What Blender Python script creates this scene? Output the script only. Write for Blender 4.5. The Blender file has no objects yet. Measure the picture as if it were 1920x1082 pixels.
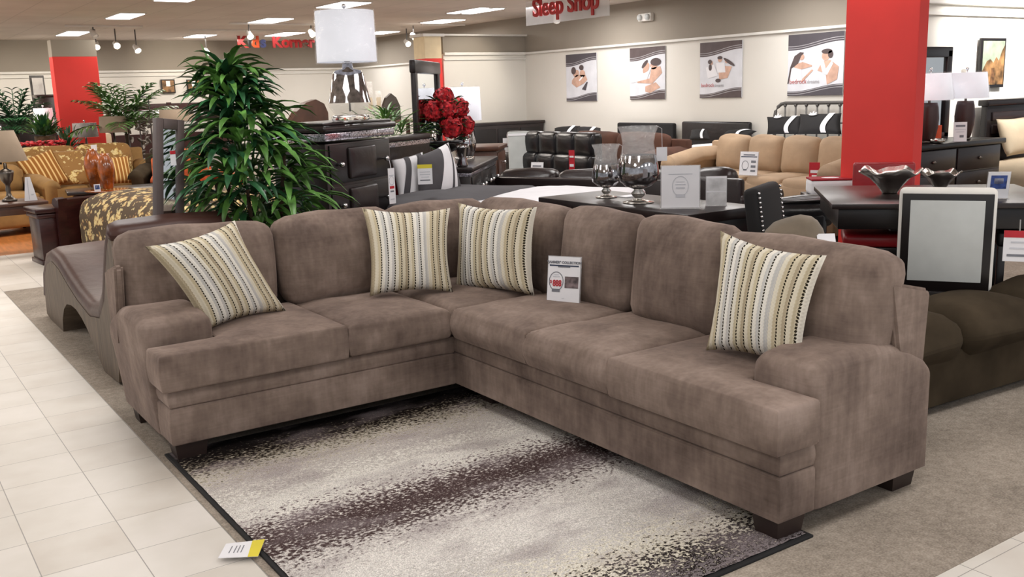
import bpy, bmesh, math, random
from mathutils import Matrix, Vector, noise
random.seed(7)
PI = math.pi
SC = bpy.context.scene
COL = SC.collection

# ------------------------------------------------------------------ materials
def lin(c):
    f = lambda v: (v/255/12.92) if v/255 <= .04045 else ((v/255+.055)/1.055)**2.4
    return tuple(f(v) for v in c)+(1,)

class NT:
    def __init__(s, m):
        m.use_nodes = True
        s.t = m.node_tree; s.b = s.t.nodes['Principled BSDF']
    def n(s, kind, **kw):
        x = s.t.nodes.new('ShaderNode'+kind)
        for k, v in kw.items():
            if k.startswith('i_'):
                x.inputs[k[2:].replace('_', ' ')].default_value = v
            else: setattr(x, k, v)
        return x
    def l(s, a, b): s.t.links.new(a, b)
    def math(s, op, a, b=None, c=None):
        x = s.t.nodes.new('ShaderNodeMath'); x.operation = op
        for i, v in enumerate((a, b, c)):
            if v is None: continue
            if isinstance(v, (int, float)): x.inputs[i].default_value = v
            else: s.l(v, x.inputs[i])
        return x.outputs[0]
    def ramp(s, fac, stops, interp='LINEAR'):
        x = s.t.nodes.new('ShaderNodeValToRGB'); r = x.color_ramp; r.interpolation = interp
        while len(r.elements) > 1: r.elements.remove(r.elements[-1])
        r.elements[0].position = stops[0][0]; r.elements[0].color = lin(stops[0][1])
        for p, c in stops[1:]:
            e = r.elements.new(p); e.color = lin(c)
        s.l(fac, x.inputs[0]); return x.outputs[0]
    def mix(s, f, a, b, mode='MIX'):
        x = s.t.nodes.new('ShaderNodeMix'); x.data_type = 'RGBA'; x.blend_type = mode
        for i, v in ((0, f), (6, a), (7, b)):
            if isinstance(v, (int, float, tuple)): x.inputs[i].default_value = v
            else: s.l(v, x.inputs[i])
        return x.outputs[2]
    def obj(s):
        return s.n('TexCoord').outputs['Object']
    def geo(s):
        return s.n('NewGeometry').outputs['Position']

def mat(name, c, rough=.6, metal=0, vary=.12, scale=8, bump=0, bscale=None, spec=None, coat=0, sheen=0, emit=0, trans=0, stretch=None, alpha=1):
    m = bpy.data.materials.new(name); k = NT(m); b = k.b
    b.inputs['Roughness'].default_value = rough; b.inputs['Metallic'].default_value = metal
    if spec is not None: b.inputs['Specular IOR Level'].default_value = spec
    b.inputs['Coat Weight'].default_value = coat
    if sheen: b.inputs['Sheen Weight'].default_value = sheen; b.inputs['Sheen Roughness'].default_value = .6
    b.inputs['Transmission Weight'].default_value = trans
    if trans: b.inputs['IOR'].default_value = 1.45
    b.inputs['Alpha'].default_value = alpha
    co = k.obj()
    if stretch:
        mp = k.n('Mapping'); mp.inputs['Scale'].default_value = stretch; k.l(co, mp.inputs[0]); co = mp.outputs[0]
    no = k.n('TexNoise', i_Scale=scale, i_Detail=4.0); k.l(co, no.inputs['Vector'])
    C = lin(c); d = tuple(max(0, v*(1-vary*1.5)) for v in C[:3])+(1,); h = tuple(min(1, v*(1+vary)) for v in C[:3])+(1,)
    mr = k.n('MapRange'); mr.inputs[1].default_value = .3; mr.inputs[2].default_value = .7; k.l(no.outputs[0], mr.inputs[0])
    k.l(k.mix(mr.outputs[0], d, h), b.inputs['Base Color'])
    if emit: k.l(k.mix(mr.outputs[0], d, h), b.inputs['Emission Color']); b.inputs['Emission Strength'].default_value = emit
    if bump:
        n2 = k.n('TexNoise', i_Scale=bscale or scale*6, i_Detail=3.0); k.l(co, n2.inputs['Vector'])
        bp = k.n('Bump', i_Strength=bump, i_Distance=.01); k.l(n2.outputs[0], bp.inputs['Height']); k.l(bp.outputs[0], b.inputs['Normal'])
    return m

def m_suede():
    m = bpy.data.materials.new('taupe_suede'); k = NT(m); b = k.b
    b.inputs['Roughness'].default_value = .85; b.inputs['Specular IOR Level'].default_value = .15
    b.inputs['Sheen Weight'].default_value = .35; b.inputs['Sheen Roughness'].default_value = .45
    b.inputs['Sheen Tint'].default_value = lin((200, 180, 170))
    g = k.geo()
    n1 = k.n('TexNoise', i_Scale=3.2, i_Detail=5.0, i_Roughness=.62); k.l(g, n1.inputs['Vector'])
    mp = k.n('Mapping'); mp.inputs['Scale'].default_value = (38, 38, 4); k.l(g, mp.inputs[0])
    n2 = k.n('TexNoise', i_Scale=1.0, i_Detail=3.0); k.l(mp.outputs[0], n2.inputs['Vector'])
    mp3 = k.n('Mapping'); mp3.inputs['Scale'].default_value = (5, 5, 120); k.l(g, mp3.inputs[0])
    n3 = k.n('TexNoise', i_Scale=1.0, i_Detail=2.0); k.l(mp3.outputs[0], n3.inputs['Vector'])
    f = k.math('ADD', k.math('MULTIPLY', n1.outputs[0], .76), k.math('ADD', k.math('MULTIPLY', n2.outputs[0], .17), k.math('MULTIPLY', n3.outputs[0], .07)))
    col = k.ramp(f, [(.34, (86, 73, 66)), (.45, (110, 95, 87)), (.54, (127, 111, 101)), (.68, (153, 136, 126))])
    k.l(col, b.inputs['Base Color'])
    n4 = k.n('TexNoise', i_Scale=9.0, i_Detail=3.0); k.l(g, n4.inputs['Vector'])
    bp = k.n('Bump', i_Strength=.28, i_Distance=.03); k.l(n4.outputs[0], bp.inputs['Height'])
    bp2 = k.n('Bump', i_Strength=.18, i_Distance=.002); k.l(k.math('ADD', n2.outputs[0], n3.outputs[0]), bp2.inputs['Height']); k.l(bp.outputs[0], bp2.inputs['Normal'])
    k.l(bp2.outputs[0], b.inputs['Normal'])
    return m

def m_stripe(name, cols, n, dashes=True, dash=(46, 40, 30)):
    """vertical stripes along the UV u with zigzag stitched lines"""
    m = bpy.data.materials.new(name); k = NT(m); b = k.b
    b.inputs['Roughness'].default_value = .9; b.inputs['Specular IOR Level'].default_value = .15
    uv = k.n('TexCoord').outputs['UV']; sx = k.n('SeparateXYZ'); k.l(uv, sx.inputs[0]); u, v = sx.outputs[0], sx.outputs[1]
    w = k.math('SINE', k.math('MULTIPLY', v, 190.0 if dashes else 1)); u2 = k.math('ADD', u, k.math('MULTIPLY', w, .0022 if dashes else 0))
    stops = []; N = len(cols)
    for i, c in enumerate(cols): stops.append((i/N, c))
    col = k.ramp(u2, stops, 'CONSTANT')
    if dashes:
        x = k.math('MULTIPLY', u2, float(n)); fr = k.math('FRACT', x)
        ln = k.math('LESS_THAN', k.math('ABSOLUTE', k.math('SUBTRACT', fr, .5)), .085)
        dv = k.math('LESS_THAN', k.math('FRACT', k.math('ADD', k.math('MULTIPLY', v, 34.0), k.math('MULTIPLY', x, .5))), .74)
        sel = k.math('GREATER_THAN', k.math('FRACT', k.math('MULTIPLY', k.math('FLOOR', x), .381966)), .12)
        msk = k.math('MULTIPLY', k.math('MULTIPLY', ln, dv), sel)
        col = k.mix(msk, col, lin(dash))
        # pale rib lines
        fr2 = k.math('FRACT', k.math('MULTIPLY', u2, n*3.0))
        rb = k.math('MULTIPLY', k.math('LESS_THAN', fr2, .25), k.math('LESS_THAN', k.math('FRACT', k.math('MULTIPLY', v, 90.0)), .5))
        col = k.mix(k.math('MULTIPLY', rb, .35), col, lin((236, 228, 205)))
        bp = k.n('Bump', i_Strength=.4, i_Distance=.003); k.l(k.math('SINE', k.math('MULTIPLY', u2, n*12.566)), bp.inputs['Height']); k.l(bp.outputs[0], b.inputs['Normal'])
    k.l(col, b.inputs['Base Color'])
    return m

def m_tile():
    m = bpy.data.materials.new('cream_floor_tile'); k = NT(m); b = k.b
    g = k.geo(); sx = k.n('SeparateXYZ'); k.l(g, sx.inputs[0]); A = .3167
    fx = k.math('FRACT', k.math('MULTIPLY', k.math('SUBTRACT', sx.outputs[0], .6807-.0016-A*40), 1/A))
    fy = k.math('FRACT', k.math('MULTIPLY', k.math('SUBTRACT', sx.outputs[1], 3.5055-.0016-A*40), 1/A))
    gx = k.math('LESS_THAN', fx, .0115); gy = k.math('LESS_THAN', fy, .0095); gr = k.math('MAXIMUM', gx, gy)
    ix = k.math('FLOOR', k.math('MULTIPLY', k.math('SUBTRACT', sx.outputs[0], .68-A*40), 1/A)); iy = k.math('FLOOR', k.math('MULTIPLY', k.math('SUBTRACT', sx.outputs[1], 3.5-A*40), 1/A))
    cb = k.n('CombineXYZ'); k.l(ix, cb.inputs[0]); k.l(iy, cb.inputs[1])
    wn = k.n('TexWhiteNoise', noise_dimensions='3D'); k.l(cb.outputs[0], wn.inputs['Vector'])
    no = k.n('TexNoise', i_Scale=3.5, i_Detail=5.0); k.l(g, no.inputs['Vector'])
    f = k.math('ADD', k.math('MULTIPLY', no.outputs[0], .75), k.math('MULTIPLY', wn.outputs['Value'], .25))
    col = k.ramp(f, [(.25, (203, 195, 184)), (.5, (216, 211, 202)), (.75, (226, 221, 214))])
    k.l(k.mix(gr, col, lin((150, 146, 140))), b.inputs['Base Color'])
    b.inputs['Roughness'].default_value = .38; b.inputs['Specular IOR Level'].default_value = .35
    bp = k.n('Bump', i_Strength=.3, i_Distance=.002, invert=True); k.l(gr, bp.inputs['Height']); k.l(bp.outputs[0], b.inputs['Normal'])
    return m

def m_carpet():
    m = bpy.data.materials.new('grey_loop_carpet'); k = NT(m); b = k.b; g = k.geo()
    n1 = k.n('TexNoise', i_Scale=140.0, i_Detail=3.0); k.l(g, n1.inputs['Vector'])
    n2 = k.n('TexNoise', i_Scale=2.5, i_Detail=4.0); k.l(g, n2.inputs['Vector'])
    n3 = k.n('TexNoise', i_Scale=26.0, i_Detail=3.0); k.l(g, n3.inputs['Vector'])
    f = k.math('ADD', k.math('MULTIPLY', n1.outputs[0], .45), k.math('ADD', k.math('MULTIPLY', n2.outputs[0], .3), k.math('MULTIPLY', n3.outputs[0], .25)))
    k.l(k.ramp(f, [(.36, (122, 113, 103)), (.5, (150, 140, 128)), (.64, (176, 165, 152))]), b.inputs['Base Color'])
    b.inputs['Roughness'].default_value = .95; b.inputs['Specular IOR Level'].default_value = .1
    bp = k.n('Bump', i_Strength=.5, i_Distance=.004); k.l(n1.outputs[0], bp.inputs['Height']); k.l(bp.outputs[0], b.inputs['Normal'])
    return m

def m_rug():
    m = bpy.data.materials.new('banded_shag'); k = NT(m); b = k.b; g = k.geo()
    sx = k.n('SeparateXYZ'); k.l(g, sx.inputs[0])
    mpa = k.n('Mapping'); mpa.inputs['Scale'].default_value = (.75, 1.0, 1); k.l(g, mpa.inputs[0])
    n1 = k.n('TexNoise', i_Scale=75.0, i_Detail=2.5, i_Roughness=.6); k.l(mpa.outputs[0], n1.inputs['Vector'])
    mp = k.n('Mapping'); mp.inputs['Scale'].default_value = (1.0, 3.2, 1); k.l(g, mp.inputs[0])
    n2 = k.n('TexNoise', i_Scale=1.7, i_Detail=3.0); k.l(mp.outputs[0], n2.inputs['Vector'])
    n3 = k.n('TexNoise', i_Scale=30.0, i_Detail=2.0); k.l(g, n3.inputs['Vector'])
    # position across the bands 0 (far) .. 1 (near), jittered by the pile
    y = k.math('DIVIDE', k.math('SUBTRACT', 4.42, sx.outputs[1]), 2.344)
    jit = k.math('ADD', k.math('MULTIPLY', k.math('SUBTRACT', n1.outputs[0], .5), .72), k.math('ADD', k.math('MULTIPLY', k.math('SUBTRACT', n3.outputs[0], .5), .10), k.math('MULTIPLY', k.math('SUBTRACT', n2.outputs[0], .5), .09)))
    yy = k.math('ADD', y, k.math('MULTIPLY', jit, .55))
    band = k.ramp(yy, [(0, (34, 30, 30)), (.10, (40, 34, 33)), (.135, (138, 129, 114)), (.175, (205, 198, 181)), (.22, (188, 180, 176)), (.29, (206, 200, 192)), (.34, (232, 228, 220)), (.41, (234, 230, 223)),
        (.44, (176, 166, 162)), (.47, (96, 80, 79)), (.515, (70, 54, 54)), (.55, (104, 90, 88)), (.60, (214, 208, 203)), (.70, (238, 234, 228)), (.80, (208, 203, 198)), (.86, (234, 229, 216)), (.90, (212, 204, 186)),
        (.93, (44, 38, 38)), (.965, (48, 40, 42)), (.98, (150, 142, 142)), (1, (120, 112, 114))])
    # purple-grey cloudy patches on the pale bands
    n5 = k.n('TexNoise', i_Scale=2.6, i_Detail=4.0); mp5 = k.n('Mapping'); mp5.inputs['Scale'].default_value = (1.0, 2.4, 1); mp5.inputs['Location'].default_value = (3.1, 1.2, 0); k.l(g, mp5.inputs[0]); k.l(mp5.outputs[0], n5.inputs['Vector'])
    cl = k.n('MapRange'); cl.inputs[1].default_value = .48; cl.inputs[2].default_value = .66; k.l(n5.outputs[0], cl.inputs[0])
    col = k.mix(k.math('MULTIPLY', cl.outputs[0], .5), band, lin((150, 138, 140)))
    n6 = k.n('TexNoise', i_Scale=210.0, i_Detail=1.0); k.l(g, n6.inputs['Vector'])
    sp = k.n('MapRange'); sp.inputs[1].default_value = .35; sp.inputs[2].default_value = .68; sp.inputs[3].default_value = .74; sp.inputs[4].default_value = 1.22; k.l(n6.outputs[0], sp.inputs[0])
    v = k.n('HueSaturation'); k.l(col, v.inputs['Color']); k.l(sp.outputs[0], v.inputs['Value'])
    k.l(v.outputs[0], b.inputs['Base Color'])
    b.inputs['Roughness'].default_value = 1; b.inputs['Specular IOR Level'].default_value = .05
    bp = k.n('Bump', i_Strength=.8, i_Distance=.008); k.l(k.math('ADD', n1.outputs[0], n6.outputs[0]), bp.inputs['Height']); k.l(bp.outputs[0], b.inputs['Normal'])
    return m

def m_ceiling():
    m = bpy.data.materials.new('ceiling_tile'); k = NT(m); b = k.b; g = k.geo(); sx = k.n('SeparateXYZ'); k.l(g, sx.inputs[0])
    fx = k.math('LESS_THAN', k.math('FRACT', k.math('MULTIPLY', sx.outputs[0], 1/.61)), .03); fy = k.math('LESS_THAN', k.math('FRACT', k.math('MULTIPLY', sx.outputs[1], 1/1.22)), .015)
    no = k.n('TexNoise', i_Scale=1.2, i_Detail=5.0); k.l(g, no.inputs['Vector'])
    col = k.ramp(no.outputs[0], [(.3, (196, 184, 174)), (.7, (210, 199, 189))])
    k.l(k.mix(k.math('MULTIPLY', k.math('MAXIMUM', fx, fy), .35), col, lin((150, 142, 134))), b.inputs['Base Color']); b.inputs['Roughness'].default_value = .95
    return m

def m_floral(name, base, cols, scale=7, thr=(.05, .12)):
    m = bpy.data.materials.new(name); k = NT(m); b = k.b; co = k.obj()
    n = k.n('TexNoise', i_Scale=scale*1.6, i_Detail=3.0); k.l(co, n.inputs['Vector'])
    ad = k.n('VectorMath', operation='ADD'); sc = k.n('VectorMath', operation='SCALE'); k.l(n.outputs['Color'], sc.inputs[0]); sc.inputs['Scale'].default_value = .5/scale
    k.l(co, ad.inputs[0]); k.l(sc.outputs[0], ad.inputs[1])
    v = k.n('TexVoronoi', i_Scale=float(scale), i_Randomness=.8); k.l(ad.outputs[0], v.inputs['Vector'])
    v2 = k.n('TexVoronoi', i_Scale=scale*3.4); k.l(ad.outputs[0], v2.inputs['Vector'])
    f = k.math('ADD', v.outputs['Distance'], k.math('MULTIPLY', k.math('SUBTRACT', v2.outputs['Distance'], .4), .55))
    fl = k.ramp(f, [(0, cols[2]), (.10, cols[1]), (.22, cols[0]), (.30, cols[1]), (.40, cols[2]), (.47, base), (1, base)])
    n3 = k.n('TexNoise', i_Scale=scale*2.2, i_Detail=3.0); k.l(co, n3.inputs['Vector'])
    sel = k.math('GREATER_THAN', n3.outputs[0], .60)
    k.l(k.mix(k.math('MULTIPLY', sel, .7), fl, lin(cols[0])), b.inputs['Base Color']); b.inputs['Roughness'].default_value = .85
    return m

def m_glass(name, tint=(255, 255, 255), rough=.0, dark=0):
    m = bpy.data.materials.new(name); k = NT(m); b = k.b
    b.inputs['Transmission Weight'].default_value = 1; b.inputs['Roughness'].default_value = rough; b.inputs['IOR'].default_value = 1.3
    no = k.n('TexNoise', i_Scale=3.0); k.l(k.obj(), no.inputs['Vector'])
    c = lin(tint); k.l(k.mix(k.math('MULTIPLY', no.outputs[0], .1), c, tuple(v*.9 for v in c[:3])+(1,)), b.inputs['Base Color'])
    return m

def m_film(name='clear_film'):
    """thin clear plastic wrap: mostly see-through with glints"""
    m = bpy.data.materials.new(name); k = NT(m); b = k.b
    b.inputs['Base Color'].default_value = (1, 1, 1, 1); b.inputs['Roughness'].default_value = .06; b.inputs['Alpha'].default_value = .13; b.inputs['Specular IOR Level'].default_value = 1
    no = k.n('TexNoise', i_Scale=9.0, i_Detail=3.0); k.l(k.obj(), no.inputs['Vector']); bp = k.n('Bump', i_Strength=1.0, i_Distance=.05); k.l(no.outputs[0], bp.inputs['Height']); k.l(bp.outputs[0], b.inputs['Normal'])
    return m

M = dict(
 suede=m_suede(), tile=m_tile(), carpet=m_carpet(), rug=m_rug(), ceil=m_ceiling(),
 stripe=m_stripe('striped_weave', [(177,164,137),(214,206,185),(197,185,156),(229,225,213),(195,194,190),(232,229,221),(198,196,192),(223,218,202),(191,180,153),(209,200,176),(171,158,133),(218,210,190),(198,187,159),(229,225,214),(197,196,192),(228,225,216),(189,188,185),(217,210,191),(189,176,148),(203,193,168),(173,160,135),(214,206,185),(187,175,148),(224,218,204)], 12),
 gstripe=m_stripe('gold_stripe', [(150,100,50),(222,190,130),(150,100,50),(150,100,50),(222,190,130),(150,100,50)]*4, 10, False),
 leg=mat('dark_wood_leg', (44, 30, 26), .5), espresso=mat('espresso_wood', (38, 29, 29), .30, vary=.2, scale=5, stretch=(1, 8, 8), spec=.5),
 cherry=mat('cherry_wood', (52, 22, 20), .28, vary=.25, scale=6, stretch=(1, 6, 6)), brownwood=mat('walnut_wood', (82, 52, 38), .35, vary=.25, scale=6),
 black=mat('black_leather', (17, 16, 19), .28, vary=.15, bump=.2, scale=6, bscale=18), dbrown=mat('dark_brown_leather', (34, 24, 24), .32, bump=.25, scale=4, bscale=14),
 chleather=mat('chaise_leather', (70, 46, 40), .42, spec=.25, bump=.25, scale=4, bscale=14),
 bleather=mat('taupe_side_leather', (104, 90, 76), .6, vary=.3, scale=3, stretch=(1, 12, 1)), blackfab=mat('black_fabric', (17, 16, 18), .8), bwood=mat('black_wood', (18, 13, 14), .32),
 beige=mat('beige_microfibre', (176, 150, 122), .85, vary=.1, bump=.2, scale=4), brown=mat('brown_microfibre', (84, 52, 38), .85, vary=.2, bump=.2, scale=4),
 olive=mat('dark_olive_plush', (64, 55, 43), .95, vary=.25, scale=4, spec=.1, bump=.2, bscale=10), taupe=mat('taupe_plush', (118, 106, 90), .9, vary=.15, sheen=.2),
 gold=mat('gold_chenille', (150, 116, 68), .85, vary=.15, scale=6), white=mat('white_paint', (226, 224, 218), .6, vary=.03), wallw=mat('wall_white', (222, 219, 211), .8, vary=.02, scale=1),
 wallg=mat('wall_greige', (152, 144, 132), .85, vary=.03, scale=1), cream=mat('cream_paint', (226, 208, 172), .7, vary=.04), red=mat('red_panel', (228, 56, 50), .5, vary=.05, scale=2),
 redleather=mat('red_leather', (150, 28, 36), .35), chrome=mat('chrome', (220, 220, 222), .12, 1, vary=.03), silver=mat('brushed_silver', (190, 186, 180), .25, 1, vary=.1), darksilver=mat('dark_pewter', (110, 104, 98), .3, .9),
 mercury=mat('mercury_glass', (170, 168, 170), .06, .95, vary=.3, scale=30), paper=mat('white_paper', (236, 236, 240), .5, vary=.02), ink=mat('grey_ink', (120, 122, 130), .6), fadedred=mat('faded_red_ink', (196, 110, 112), .6),
 faint=mat('faint_ink', (205, 207, 214), .6), navy=mat('navy_ink', (46, 58, 84), .6), redink=mat('red_ink', (190, 36, 50), .5), yellow=mat('yellow_label', (226, 210, 60), .5, vary=.04),
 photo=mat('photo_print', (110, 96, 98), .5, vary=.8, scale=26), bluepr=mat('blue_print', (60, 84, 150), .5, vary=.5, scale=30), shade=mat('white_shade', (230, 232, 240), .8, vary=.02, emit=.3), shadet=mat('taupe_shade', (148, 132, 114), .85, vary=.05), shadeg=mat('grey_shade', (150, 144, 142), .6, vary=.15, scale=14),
 film=m_film(), glass=m_glass('clear_glass'), mirror=mat('mirror_glass', (210, 214, 214), .03, 1, vary=.01),
 leaf=mat('palm_leaf', (88, 134, 62), .35, vary=.6, scale=7), leafd=mat('dark_leaf', (44, 92, 56), .36, vary=.5, scale=6), leafl=mat('light_leaf', (118, 160, 76), .45, vary=.4, scale=6), trunk=mat('brown_trunk', (74, 58, 44), .9, vary=.3, bump=.5), pot=mat('dark_pot', (58, 30, 26), .4), basket=mat('basket', (90, 66, 44), .8, vary=.3, scale=30),
 flower=mat('red_petal', (206, 40, 50), .6, vary=.6, scale=30), orange=mat('amber_glaze', (150, 78, 26), .22, vary=.5, scale=9, coat=.6), orangefab=mat('orange_fabric', (196, 92, 44), .8, vary=.3, scale=18), tan=mat('tan_bedding', (176, 160, 136), .85, vary=.1, scale=3), coral=mat('coral_fabric', (236, 92, 52), .8, vary=.05),
 lit=mat('lit_diffuser', (255, 252, 255), .5, vary=0, emit=4.0), bulb=mat('lit_bulb', (255, 244, 225), .5, vary=0, emit=9.0), wood_floor=mat('orange_wood_floor', (196, 124, 66), .3, vary=.2, scale=3, stretch=(8, 1, 1)),
 grey=mat('charcoal_cotton', (74, 72, 76), .85, vary=.06), bed_white=mat('white_cotton', (232, 232, 236), .85, vary=.03), crimson=mat('crimson_cotton', (150, 24, 38), .8, vary=.1), lgrey=mat('light_grey_panel', (196, 200, 198), .8, vary=.04), mink=mat('mink_frame', (86, 74, 72), .45), iron=mat('grey_iron', (96, 94, 92), .5, .5), marble=mat('grey_marble_card', (214, 214, 216), .5, vary=.25, scale=12),
 floral=m_floral('floral_quilt', (84, 68, 50), [(226, 206, 150), (196, 166, 108), (140, 104, 70)], 7), florals=m_floral('floral_upholstery', (150, 112, 62), [(232, 216, 160), (206, 176, 104), (132, 92, 52)], 6), skin=mat('printed_skin', (206, 168, 148), .6, vary=.15), hair=mat('printed_hair', (86, 74, 74), .6), band=mat('printed_band', (78, 74, 80), .6, vary=.05), bandlt=mat('printed_grey_line', (170, 168, 172), .6), posterbg=mat('printed_pale', (218, 220, 226), .6, vary=.05, scale=5),
 scenic=mat('painted_scene', (132, 98, 62), .6, vary=.9, scale=9), sky=mat('painted_sky', (150, 160, 140), .6, vary=.2), bark=mat('printed_brown', (120, 84, 54), .6, vary=.5, scale=16), beads=mat('crystal_trim', (190, 186, 196), .15, .7, vary=.7, scale=90),
 blue=mat('blue_letter', (52, 60, 110), .5), orangel=mat('orange_letter', (224, 84, 32), .5), redl=mat('red_letter', (176, 34, 34), .5), acrylic=mat('frosted_acrylic', (226, 226, 228), .2, vary=.02, alpha=.35))

# ------------------------------------------------------------------ mesh builder
class B:
    def __init__(s): s.b = bmesh.new(); s.uv = None
    def _x(s, verts, mtx):
        if mtx is not None: bmesh.ops.transform(s.b, matrix=mtx, verts=verts)
    def box(s, c, d, bev=0, seg=2, rot=0, mtx=None):
        v = bmesh.ops.create_cube(s.b, size=1)['verts']
        bmesh.ops.scale(s.b, vec=d, verts=v)
        if bev:
            e = list({e for q in v for e in q.link_edges}); fs0 = set(s.b.faces) - {f for q in v for f in q.link_faces}
            r = bmesh.ops.bevel(s.b, geom=e, offset=min(bev, min(d)*.49), segments=seg, profile=.5, affect='EDGES', clamp_overlap=True)
            v = list({q for f in s.b.faces if f not in fs0 for q in f.verts})
        s._x(v, Matrix.Translation(c) @ Matrix.Rotation(rot, 4, 'Z') if mtx is None else mtx @ Matrix.Translation(c) @ Matrix.Rotation(rot, 4, 'Z'))
        return s
    def cyl(s, c, r, h, r2=None, n=24, axis='z', cap=True):
        v = bmesh.ops.create_cone(s.b, cap_ends=cap, segments=n, radius1=r, radius2=r if r2 is None else r2, depth=h)['verts']
        rm = {'z': Matrix(), 'x': Matrix.Rotation(PI/2, 4, 'Y'), 'y': Matrix.Rotation(PI/2, 4, 'X')}[axis]
        s._x(v, Matrix.Translation(c) @ rm); return s
    def ball(s, c, r, sc=(1, 1, 1), n=16):
        v = bmesh.ops.create_uvsphere(s.b, u_segments=n, v_segments=max(6, n//2), radius=r)['verts']
        s._x(v, Matrix.Translation(c) @ Matrix.Diagonal(sc+(1,))); return s
    def rings(s, rings, cap=True, closed=True):
        R = [[s.b.verts.new(p) for p in r] for r in rings]; n = len(R[0])
        for a, c in zip(R, R[1:]):
            for i in range(n if closed else n-1):
                j = (i+1) % n
                s.b.faces.new((a[i], a[j], c[j], c[i]))
        if cap and closed:
            try: s.b.faces.new(R[0][::-1]); s.b.faces.new(R[-1])
            except ValueError: pass
        return s
    def lathe(s, c, prof, n=28, cap=True, sq=(1, 1), wob=None):
        rr = []
        for r, z in prof:
            rr.append([(c[0]+sq[0]*r*math.cos(2*PI*i/n), c[1]+sq[1]*r*math.sin(2*PI*i/n), c[2]+z+(wob(2*PI*i/n, r, z) if wob else 0)) for i in range(n)])
        return s.rings(rr, cap)
    def tube(s, pts, r, n=8):
        P = [Vector(p) for p in pts]; rr = []
        for i, p in enumerate(P):
            t = (P[min(i+1, len(P)-1)]-P[max(i-1, 0)]).normalized(); up = Vector((0, 0, 1)) if abs(t.z) < .9 else Vector((1, 0, 0))
            a = t.cross(up).normalized(); q = a.cross(t); ri = r[i] if isinstance(r, (list, tuple)) else r
            rr.append([p+a*ri*math.cos(2*PI*j/n)+q*ri*math.sin(2*PI*j/n) for j in range(n)])
        return s.rings(rr)
    def puff(s, c, d, r=.04, bulge=(.0, .0, .03), mtx=None, n=8, sag=0, taper=0):
        """softly rounded padded block; bulge per axis"""
        L = [v/2 for v in d]; r = min(r, min(L)*.98)
        ax = [[-l, -l+.3*r, -l+r]+[(-l+r)+(2*l-2*r)*i/n for i in range(1, n)]+[l-r, l-.3*r, l] for l in L]
        V = {}
        def vt(i, j, k):
            if (i, j, k) in V: return V[i, j, k]
            p = [ax[0][i], ax[1][j], ax[2][k]]; u = [p[q]/L[q] for q in range(3)]
            q = [max(-(L[t]-r), min(L[t]-r, p[t])) for t in range(3)]; dv = Vector([p[t]-q[t] for t in range(3)])
            if dv.length > 1e-9: dv = dv.normalized()*r
            o = Vector(q)+dv
            for t in range(3):
                a, b_ = [x for x in range(3) if x != t]
                o[t] += bulge[t]*u[t]*(1-u[a]**2)*(1-u[b_]**2)
            if taper: o.x *= 1-taper*(1-u[2])/2
            if sag: o.z += sag*noise.noise(Vector((o.x*4+c[0]*3, o.y*4+c[1]*3, o.z*4)))
            v = s.b.verts.new(o); V[i, j, k] = v; return v
        N = [len(a)-1 for a in ax]
        for f, (a, b_, cc) in enumerate(((0, 1, 2), (1, 2, 0), (2, 0, 1))):
            for i in range(N[a]):
                for j in range(N[b_]):
                    for side in (0, N[cc]):
                        ids = []
                        for (x, y) in ((i, j), (i+1, j), (i+1, j+1), (i, j+1)):
                            t = [0, 0, 0]; t[a] = x; t[b_] = y; t[cc] = side; ids.append(vt(*t))
                        try: s.b.faces.new(ids if side else ids[::-1])
                        except ValueError: pass
        T = Matrix.Translation(c) if mtx is None else mtx @ Matrix.Translation(c)
        s._x(list(V.values()), T); return s
    def slab(s, rects, z0, z1, r=.03, bulge=.02, side=.008, cell=.045, mtx=None, seed=0):
        """upholstered slab over the union of axis-aligned rects (x0,y0,x1,y1)"""
        def lines(k):
            br = sorted({round(q[k], 5) for q in rects} | {round(q[k+2], 5) for q in rects}); out = []
            for a, c in zip(br, br[1:]):
                n = max(1, int((c-a)/cell)); base = [a+(c-a)*i/n for i in range(n)]; out += base
                if c-a > 2.4*r: out += [a+.12*r, a+.35*r, a+.7*r, c-.7*r, c-.35*r, c-.12*r]
            out.append(br[-1]); out = sorted(out); res = [out[0]]
            for v in out[1:]:
                if v-res[-1] > .0015: res.append(v)
            return res
        X, Y = lines(0), lines(1)
        ins = lambda x, y: any(q[0] <= x <= q[2] and q[1] <= y <= q[3] for q in rects)
        def edges():
            E = []
            for q in rects:
                for (ax_, v, a, c, sgn) in (('x', q[0], q[1], q[3], -1), ('x', q[2], q[1], q[3], 1), ('y', q[1], q[0], q[2], -1), ('y', q[3], q[0], q[2], 1)):
                    n = 12
                    for i in range(n):
                        m0 = a+(c-a)*(i+.5)/n; e = .002*sgn
                        p = (v+e, m0) if ax_ == 'x' else (m0, v+e)
                        if not ins(*p): E.append((ax_, v, a+(c-a)*i/n, a+(c-a)*(i+1)/n, sgn))
            return E
        E = edges()
        def dist(x, y):
            best = 9; nn = Vector((0, 0))
            for ax_, v, a, c, sgn in E:
                p, t = (x, y) if ax_ == 'x' else (y, x)
                d = math.hypot(p-v, max(a-t, 0, t-c))
                if d < 1e-6: nn += Vector((sgn, 0)) if ax_ == 'x' else Vector((0, sgn))
                best = min(best, d)
            return best, (nn.normalized() if nn.length else nn)
        top, bot, D = {}, {}, {}
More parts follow.
